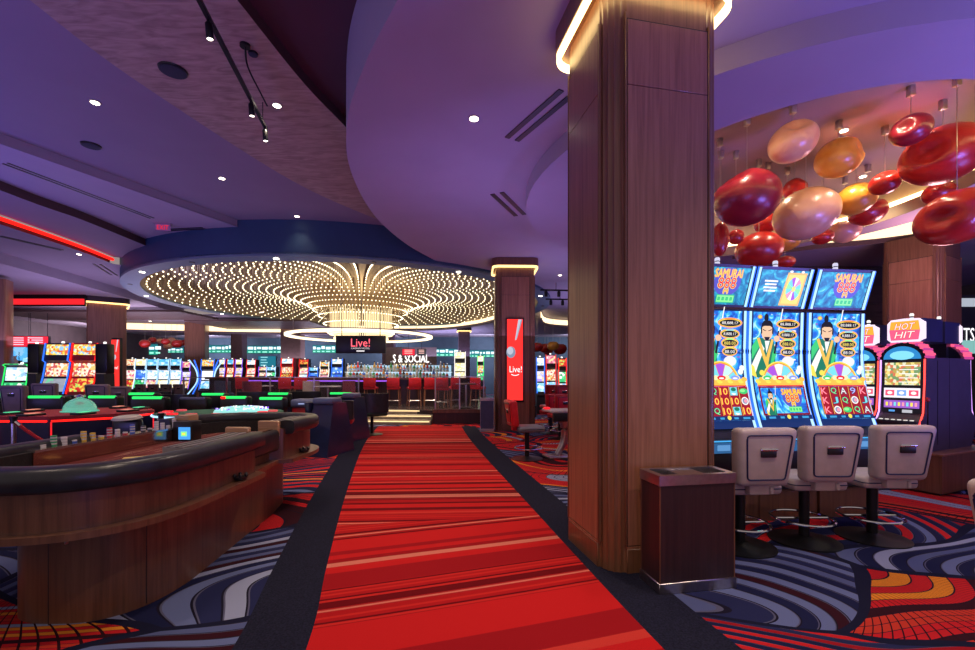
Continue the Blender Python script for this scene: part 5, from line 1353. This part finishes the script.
for px, py, hw, gm, lab in ((537, 347, 6, G_RED, 'first'), (545, 348, 6, G_RED, 'second'), (553, 346, 6, G_AMB, 'third'), (560, 349, 7, G_RED, 'fourth'), (548, 351, 5, G_RED, 'fifth')):
    Y = {537: 24.2, 545: 25.4, 553: 24.6, 560: 25.8, 548: 26.8}[px]; t = thing('glass_pendant', 'far %s glass pendant between the columns, %s from the left' % ('amber' if gm is G_AMB else 'red', lab) if lab != 'fifth' else 'far red glass pendant hanging lowest between the columns', 'pendant', (PX(px, Y), Y, PZ(py, Y)), 0, 'far glass pendants between the columns')
    globe_mb(gm, hw * Y / F, hw * .8 * Y / F, Vector((0, 0, 1))).build('globe', t, 80); MB().tube(STEEL, [(0, 0, .2), (0, 0, 4.7 - PZ(py, Y))], .006, 4).build('cord', t)
for i, (px, py, hw, gm) in enumerate(((145, 343.5, 5, G_RED), (152.5, 340, 3.5, G_RED), (160, 341, 3, G_PEA), (165.5, 341.5, 4, G_RED), (171.5, 340, 3.5, G_PEA), (168, 346, 4, G_PEA), (177, 343.5, 5, G_RED), (184, 342.5, 3.6, G_RED))):
    Y = 25 + (i * 3 % 8) * .42; t = thing('glass_pendant', ('big red', 'small red', 'tiny peach', 'dark red', 'upper peach', 'lower peach', 'second big red', 'rightmost red')[i] + ' glass pendant in the far cluster over the long slot row', 'pendant', (PX(px, Y), Y, PZ(py, Y)), 0, 'far glass pendants over the long slot row')
    globe_mb(gm, hw * Y / F, hw * .82 * Y / F, Vector((0, 0, 1))).build('globe', t, 80); MB().tube(STEEL, [(0, 0, .1), (0, 0, 4.6 - PZ(py, Y))], .008, 4).build('cord', t)

# ------------------------------------------------------------------ centre bar
DECK = plain('dark_stone_deck', (.05, .04, .04), .25, 0, .3, 3, .3)
dk = [(-12.5, 15.6), (-7, 14.9), (-3.0, 14.9), (-1.62, 14.25), (-.1, 14.35), (1.8, 16.5), (2.0, 25), (-5, 29), (-12.5, 26)]
m = MB().prism(DECK, dk, 0, ZB); struct('floor_bar', m, 'raised dark floor of the centre bar', 'platform')
m = MB().prism(W_DARK, [(-1.70, 14.12), (-.08, 14.22), (-.08, 14.34), (-1.62, 14.24)], .0, ZB + .04).prism(W_TABLE, [(-1.72, 14.10), (-.06, 14.20), (-.06, 14.34), (-1.62, 14.24)], ZB - .06, ZB + .05); struct('trim_1', m, 'dark wooden edge of the raised bar floor', 'trim')
STEP = plain('pale_stone_step', (.34, .29, .22), .35, 0, .2, 4)
t = thing('bar_steps', 'pale lit steps up to the centre bar', 'steps', (0, 0, 0)); t['kind'] = 'structure'
for i in range(3):
    y0 = 13.75 + .38 * i; m = MB().prism(STEP, [(-4.4, y0 + .25), (-1.74, y0), (-1.74, 14.9), (-4.4, 15.2)], ZB / 3 * i, ZB / 3 * (i + 1) - .002 * (i == 2)).build('step', t)
    MB().box(glow('step_light', (1, .72, .36), 1.6), 0, 0, 0, 2.6, .015, .03, T(-3.07, y0 + .10, ZB / 3 * (i + 1) - .045, -.094)).build('light_strip', m)
# curved counter
cp = [(p[0], p[1]) for p in spline([(-12.0, 19.4, 0), (-9.5, 18.3, 0), (-6.5, 17.7, 0), (-4.2, 17.7, 0), (-2.0, 18.2, 0), (-.4, 19.3, 0)], 8)]
t = thing('bar_counter', 'long dark bar counter curving under the chandelier', 'bar', (0, 0, 0))
MB().ring(W_DARK, cp, offset(cp, .5), ZB, 1.36, closed=False).build('front', t); MB().ring(W_TABLE, offset(cp, -.2), offset(cp, .6), 1.36, 1.43, closed=False).build('counter_top', t)
MB().ring(glow('counter_glow', (.45, .12, 1), 1.0), offset(cp[6:26], -.03), offset(cp[6:26], .0), 1.28, 1.33, closed=False).build('light_strip', t)
# stools
def stool(label, px, Y, rz):
    t = thing('bar_stool', label, 'stool', (PX(px, Y), Y, ZB), rz, 'red stools along the centre bar')
    MB().box(RED_L, 0, 0, .60, .46, .44, .10, None, .03, 2).build('seat', t); MB().box(RED_L, 0, -.20, .68, .46, .07, .36, T(0, 0, 0), .03, 2).build('backrest', t)
    for sx in (-1, 1):
        for sy in (-1, 1): MB().tube(W_COL, [(sx * .19, sy * .18, .60), (sx * .22, sy * .21, 0)], .022, 6).build('leg', t)
    m = MB()
    for sx in (-1, 1): m.tube(STEEL, [(sx * .21, -.2, .2), (sx * .21, .2, .2)], .014, 5).tube(STEEL, [(-.21, sx * .2, .2), (.21, sx * .2, .2)], .014, 5)
    m.build('foot_rail', t)
    return t
for px, Y, rz, lab in ((300, 17.0, .5, 'red bar stool left of the round pale table'), (371, 16.7, .0, 'red bar stool nearest right of the round pale table'), (394, 16.6, .05, 'red bar stool standing clear in the middle of the bar'), (414, 16.6, .35, 'red bar stool turned aside, second right of the middle one'),
                       (430, 16.8, .2, 'red bar stool directly left of the glass panel end'), (443, 15.8, -.1, 'red bar stool behind the left end of the glass panel'), (452, 16.9, .8, 'red bar stool at the dark table behind the glass panel'), (478, 16.9, -.5, 'red bar stool right of the dark table, near the second column'), (286, 17.2, .2, 'red bar stool below the tall red slot machine'), (243, 17.5, .3, 'red bar stool far left below the small pink slot')):
    stool(lab, px, Y, rz)
def tub(label, px, Y, rz, m):
    t = thing('tub_chair', label, 'chair', (PX(px, Y), Y, ZB), rz)
    MB().box(m, 0, 0, .38, .5, .46, .1, None, .04).build('seat', t)
    o = circ(0, 0, .31, .30, 14, PI * .95, PI * 2.05, False); MB().ring(m, o, [(x * .82, y * .82) for x, y in o], .44, .92, closed=False).build('backrest', t)
    for sx in (-1, 1):
        for sy in (-1, 1): MB().tube(BLACKM, [(sx * .2, sy * .18, .4), (sx * .23, sy * .2, 0)], .016, 5).build('leg', t)
tub('pale curved tub chair left of the round pale table', 311, 16.8, .9, plain('cream_leather', (.5, .38, .32), .5)); tub('dark red tub chair right of the round pale table', 351, 16.9, -.9, plain('wine_leather', (.22, .03, .05), .5))
tub('red tub chair far left on the bar floor', 252, 15.9, .6, plain('wine_leather', (.22, .03, .05), .5)); tub('dark tub chair far left beside the red one', 224, 16.6, -.4, plain('navy_leather', (.04, .05, .10), .5))
def table(label, px, Y, r, top, z=.74):
    t = thing('cafe_table', label, 'table', (PX(px, Y), Y, ZB))
    MB().lathe(top, [(r - .02, z - .04), (r, z - .03), (r, z), (r - .01, z + .006)], 36).build('table_top', t)
    MB().lathe(STEEL, [(.035, .03), (.035, z - .04)], 12).build('post', t); MB().lathe(BLACKM, [(.25, 0), (.25, .02), (.05, .04)], 24).build('base', t)
table('round pale cafe table standing in front of the bar counter', 328, 16.0, .46, plain('pale_marble', (.5, .45, .48), .2)); table('small pale cafe table at the far left of the bar floor', 261, 16.9, .42, plain('grey_marble', (.35, .32, .34), .2))
table('dark wooden cafe table behind the glass panel', 466, 15.5, .36, W_TABLE, .84)
# glass balustrade panels
GL = newmat('clear_glass'); GL[2].inputs['Transmission Weight'].default_value = .97; GL[2].inputs['Roughness'].default_value = .02; GL[2].inputs['IOR'].default_value = 1.05; GL[2].inputs['Base Color'].default_value = (.92, .96, 1, 1)
def balustrade(label, xa, ya, xb, yb, z0, z1, n):
    t = thing('glass_balustrade', label, 'balustrade', (xa, ya, z0), math.atan2(yb - ya, xb - xa)); L = math.hypot(xb - xa, yb - ya)
    for i in range(n): MB().box(GL[0], L * (i + .5) / n, 0, .05, L / n - .05, .015, z1 - z0 - .1).build('glass_panel', t)
    for i in range(n + 1): MB().box(STEEL, L * i / n, 0, 0, .04, .04, z1 - z0).build('post', t)
    MB().box(STEEL, L / 2, 0, z1 - z0, L + .04, .06, .03).build('top_rail', t)
balustrade('glass balustrade on the dark wooden edge of the bar floor', -1.66, 14.32, -.12, 14.40, ZB + .05, 1.46, 2)
balustrade('glass balustrade before the cafe tables, left of the steps', -10.5, 15.55, -4.35, 15.2, ZB, 1.44, 4)
# back bar with bottles
Y = 20.6
t = thing('back_bar', 'lit back bar shelving full of bottles under the hanging sign', 'shelf', (PX(398, Y), Y, ZB))
WB = PX(452, Y) - PX(344, Y)
MB().box(W_DARK, 0, .2, 0, WB, .5, .98).build('cabinet', t)
for z in (1.0, 1.30): MB().box(plain('glass_shelf', (.5, .6, .65), .1), 0, .18 + (z - 1) * .4, z - .02, WB, .34, .02).box(E(.7, .85, 1, 2), 0, .02 + (z - 1) * .4, z - .035, WB, .015, .012).build('shelf', t)
MB().box(E(.45, .7, .9, 1.0), 0, .42, .98, WB, .02, .62).build('back_panel', t)
for s in (-1, 0, 1): MB().box(BLACKM, s * (WB / 2 - .03), .36, .98, .06, .08, .66).build('upright', t)
kinds = [('clear', (.75, .8, .85)), ('amber', (.75, .30, .05)), ('green', (.05, .35, .12)), ('blue', (.06, .15, .8)), ('red', (.7, .04, .05)), ('white', (.85, .82, .8)), ('dark', (.05, .03, .03)), ('gold', (.8, .55, .12))]
protos = {}; bn = {}; ORD = 'first second third fourth fifth sixth seventh eighth ninth tenth'.split()
for i in range(62):
    tier = i % 2; k, c = kinds[(i * 5 + i // 7) % 8]; x = PX(398, Y) - WB / 2 + .09 + (i // 2) * (WB - .18) / 31; loc = (x, Y + .16 + tier * .14, ZB + 1.003 + tier * .303)
    bn[k, tier] = bn.get((k, tier), 0) + 1; bl = '%s bottle on the %s back bar shelf, %s %s one from the left' % (k, ('lower', 'upper')[tier], ORD[bn[k, tier] - 1], k)
    if k not in protos:
        t2 = thing('bottle', bl, 'bottle', loc, 0, 'bottles on the back bar')
        gm = plain('bottle_' + k, c, .12, 0, .05, 6, .6)
        MB().lathe(gm, [(.065, 0), (.07, .01), (.07, .21), (.022, .28), (.022, .36)], 12).build('body', t2); MB().lathe(BLACK if k in ('clear', 'gold') else GW, [(.024, .35), (.024, .39)], 10).build('cap', t2); MB().lathe(plain('label_' + k, tuple(min(1, .4 + .5 * q) for q in c[::-1]), .6), [(.0715, .05), (.0715, .15)], 12).build('paper_label', t2)
        protos[k] = t2
    else: again(protos[k], bl, loc, 0, 'bottles on the back bar', (1, 1, .75 + .12 * (i * 7 % 5)))
# sign on the wall beyond: S & SOCIAL
Y = 30
t = thing('wall_sign', 'row of white lit capital letters on a tan board beyond the bar', 'sign', (PX(411, Y), Y, PZ(358.5, Y)))
MB().box(plain('tan_panel', (.22, .16, .15), .6), 0, .08, -1.0, 3.4, .1, 1.75).build('board', t)
flat_text(MB(), E(1, .97, .92, 2.6), 'S & SOCIAL', 0, 0, 0, 36 * Y / F, .52).build('lettering', t)
m = MB()
for i in range(9): m.box(E(1, .78, .45, 1.5), -.95 + .225 * i, 0, -.52, .13, .03, .16)
m.build('small_lettering', t)
for px, py0, py1, w_, c, lab in ((408.5, 356, 348.5, 13, glow('notice_red', (.9, .02, .05), 1.2), 'red hanging notice screen above the white lit letters'), (421.5, 355.5, 348.5, 9, E(.05, .05, .06, 1), 'dark hanging notice screen beside the red one above the letters')):
    Y = 26; t = thing('notice_screen', lab, 'screen', (PX(px, Y), Y, PZ(py1 + 7.2, Y)), 0)
    MB().box(BLACK, 0, .05, 0, w_ * Y / F, .08, 7 * Y / F).build('frame', t); m = MB().box(c, 0, 0, .03, w_ * Y / F * .94, .02, 7 * Y / F - .06)
    for i in range(3): m.box(E(1, .55, .5, 1.1), 0, -.015, .12 + .09 * i, w_ * Y / F * .6, .01, .04)
    m.build('display', t); MB().tube(BLACKM, [(0, .05, .4), (0, .05, 1.35)], .01, 4).build('hanger', t)
# green and white scoreboards along the back
Y = 33
WB_ = E(.75, .95, 1, 1.5); TB = E(.02, .42, .30, .9); TB2 = E(.02, .30, .36, .7)
for i, (xa, xb, ya, yb) in enumerate(((149, 158, 344, 355), (168, 184, 347.5, 353), (205, 231.5, 345, 353), (243, 284, 345.5, 353.5), (312.5, 336.5, 345, 353), (394, 402, 347, 354), (424, 457, 348.5, 356.5), (467, 494, 350, 357.5))):
    W_, H_ = (xb - xa) * Y / F, (yb - ya) * Y / F
    t = thing('scoreboard', ('small teal logo scoreboard above the long slot row', 'short green scoreboard above the sky-topped slots', 'green scoreboard right of the plain brown column', 'long green scoreboard above the three matching slots', 'green scoreboard left of the hanging sign', 'short green scoreboard at the left of the white lit letters', 'green scoreboard right of the dark notice screen', 'green scoreboard touching the second column')[i], 'screen', (PX((xa + xb) / 2, Y), Y, PZ(yb, Y)), 0, 'green scoreboards on the back wall')
    MB().box(BLACK, 0, .06, 0, W_, .1, H_).build('frame', t); m = MB().box(TB2, 0, 0, .02, W_ * .98, .02, H_ - .04).box(TB, 0, -.012, .02, W_ * .98, .012, H_ * .34)
    x = -W_ * .47; rr = random.Random(i)
    while x < W_ * .44:
        w_ = rr.uniform(.12, .42); m.box(WB_, x + w_ / 2, -.02, H_ * rr.choice((.45, .5, .55)), w_, .012, H_ * rr.uniform(.22, .4)); m.box(E(.4, 1, .75, 1.2), x + w_ / 2, -.026, H_ * .12, w_ * .8, .01, H_ * .14); x += w_ + .08
    m.build('display', t)
Y = 32.5
t = thing('list_screen', 'blue-green list screen behind the small turquoise slot machine', 'screen', (PX(267, Y), Y, PZ(371, Y)))
MB().box(BLACK, 0, .06, 0, 18 * Y / F, .1, 15 * Y / F).build('frame', t); m = MB().box(E(.02, .22, .32, .9), 0, 0, .03, 17.4 * Y / F, .02, 14.4 * Y / F)
for i in range(5): m.box(E(.4, .85, .9, 1), -.2 - .04 * (i % 2), -.015, .2 + .19 * i, .5 - .1 * (i % 2), .012, .06)
m.lathe(WHT, [(.1, -.02), (.1, .0)], 12, T(.42, 0, .6, 0, PI / 2)); m.build('display', t)
for px, lab in ((153, 'grey lit doorway panel behind the long slot row'), (222, 'grey curtain panel behind the three matching slots'), (250, 'grey curtain panel behind the white-topped slot'), (330, 'pale lit panel behind the orange slot')):
    t = thing('wall_panel', lab, 'panel', (PX(px, 34), 34, .4)); MB().box(plain('grey_curtain', (.30, .27, .30), .8), 0, 0, 0, 1.3, .08, 2.2, None, .02).build('board', t); MB().box(STEEL, 0, -.03, 2.2, 1.4, .06, .06).build('top_trim', t)
# far right: shop front with lettering
Y = 13.0
t = thing('shop_sign', 'dark sign band with white capital letters at the right edge', 'sign', (PX(966, Y), Y, PZ(343, Y)), 0)
MB().box(plain('grey_sign_band', (.05, .05, .055), .5), .35, .12, -.35, 2.4, .12, 1.75).build('board', t)
flat_text(MB(), E(1, .97, 1, 1.6), 'ITS', .105, .045, .24, 13 * Y / F, .40).build('lettering', t)
MB().box(E(.55, .6, .7, .8), .35, .05, 1.06, 2.4, .03, .24).box(E(.3, .65, .62, .8), .5, .05, -.30, 1.9, .02, .38).build('light_box', t)
# ------------------------------------------------------------------ lights and camera
w = bpy.data.worlds.new('world'); bpy.context.scene.world = w; w.use_nodes = True
w.node_tree.nodes['Background'].inputs[0].default_value = (.50, .41, .40, 1); w.node_tree.nodes['Background'].inputs[1].default_value = .62
PUR_L = (.24, .19, 1.0)
# unseen violet washers added behind and beside the view to colour the ceilings
for loc, e, rot, sz in (((1.5, -2.2, 1.2), 110, (PI * .93, 0, 0), 2.5), ((7.5, 1.6, 1.0), 280, (PI * .95, 0, 0), 2.0), ((-7.5, 1.2, 1.0), 110, (PI * .92, 0, 0), 2.5), ((-11.5, 5.5, 1.2), 130, (PI * .96, 0, 0), 2.0), ((9.5, 4.5, .6), 60, (PI, 0, 0), 1.5)):
    lamp('AREA', loc, e * 1.6, PUR_L, rot, size=sz)
# unseen soft up-lights added in mid-air to wash the ceilings farther in
for x, y, z, e, c, sz in ((.2, 7.6, 2.6, 26, (.40, .30, 1), 2.5), (1.8, 12.5, 2.6, 40, (.5, .38, 1), 3), (5, 18, 2.6, 100, (.5, .4, 1), 4), (-7.5, 9, 2.6, 14, (.45, .34, 1), 3), (-13, 15, 2.6, 80, (.6, .48, 1), 4), (-17, 22, 2.6, 260, (.75, .6, .9), 5), (-12, 30, 2.6, 260, (.75, .62, .9), 5), (-3, 31.5, 2.8, 260, (.6, .55, 1), 5), (-5.5, 12.2, 2.6, 16, (.45, .45, 1), 3)):
    lamp('AREA', (x, y, z), e, c, (PI, 0, 0), size=sz)
for x, e in ((-22, 220), (-15, 160), (-8, 160), (0, 160), (7, 120)):  # added area lights without fixtures, brightening the back wall
    lamp('AREA', (x, 34.2, 3.9), e, (.75, .75, 1), (PI * .42, 0, 0), size=2.5)
for y in (14, 20, 27): lamp('AREA', (-23.5, y, 3.9), 170, (.85, .72, .9), (0, PI * .42, 0), size=2.5)  # more added lights without fixtures, brightening the left wall
lamp('POINT', (8.3, 8.4, 3.6), 90, (1, .5, .55), shadow_soft_size=.3)  # added pink light on the rear right column, for the glow of nearby signs
lamp('AREA', (-5.52, 19.7, 4.35), 160, (1, .78, .5), (PI, 0, 0), size=5, shape='DISK')
# spots added below the ceilings to light floor and tables; no cans are built
for x, y, e in ((-1.2, 2.4, 90), (.4, 1.0, 150), (2.6, 1.9, 120), (-.6, 5.6, 110), (-1.8, 8.6, 130), (-2.0, 11.5, 130), (.9, 6.8, 90), (3.4, 3.2, 80), (5.2, 4.4, 90), (-3.6, 1.8, 50), (-2.6, 4.6, 60), (-5.5, 7.5, 70), (-8, 10.5, 90), (2.0, 10.5, 90), (0.6, 12.5, 60), (-3.2, 13.4, 90), (-3, 15.3, 260), (-7, 15.3, 260), (-1, 15.6, 200), (-6, 20, 200), (-10, 22, 200), (-10.5, 15.5, 200), (-13, 13, 90), (2, 16.5, 90)):
    lamp('SPOT', (x, y, 4.55), e * 1.7, (1, .78, .62), spot_size=math.radians(100), spot_blend=.9, shadow_soft_size=.06)
# unseen spots added in the recess to light the pendants
for x, y in ((3.4, 6.0), (5.0, 5.6), (6.0, 6.4), (4.4, 7.6)):
    lamp('SPOT', (x, y, 5.2), 90, (1, .80, .55), spot_size=math.radians(110), spot_blend=.7, shadow_soft_size=.05)
cam = bpy.data.cameras.new('camera'); co = bpy.data.objects.new('camera', cam); C.objects.link(co)
co.location = (0, 0, EYE); co.rotation_euler = (PI / 2, 0, 0)
cam.sensor_fit = 'HORIZONTAL'; cam.sensor_width = 36; cam.lens = 36 * F / 975; cam.shift_y = (HZ - 325) / 975; cam.clip_end = 200; cam.clip_start = .05
sc = bpy.context.scene; sc.camera = co
sc.view_settings.view_transform = 'Standard'; sc.view_settings.look = 'None'; sc.view_settings.gamma = 1; sc.view_settings.use_curve_mapping = False
sc.view_settings.exposure = 0.0
sc.cycles.use_denoising = True
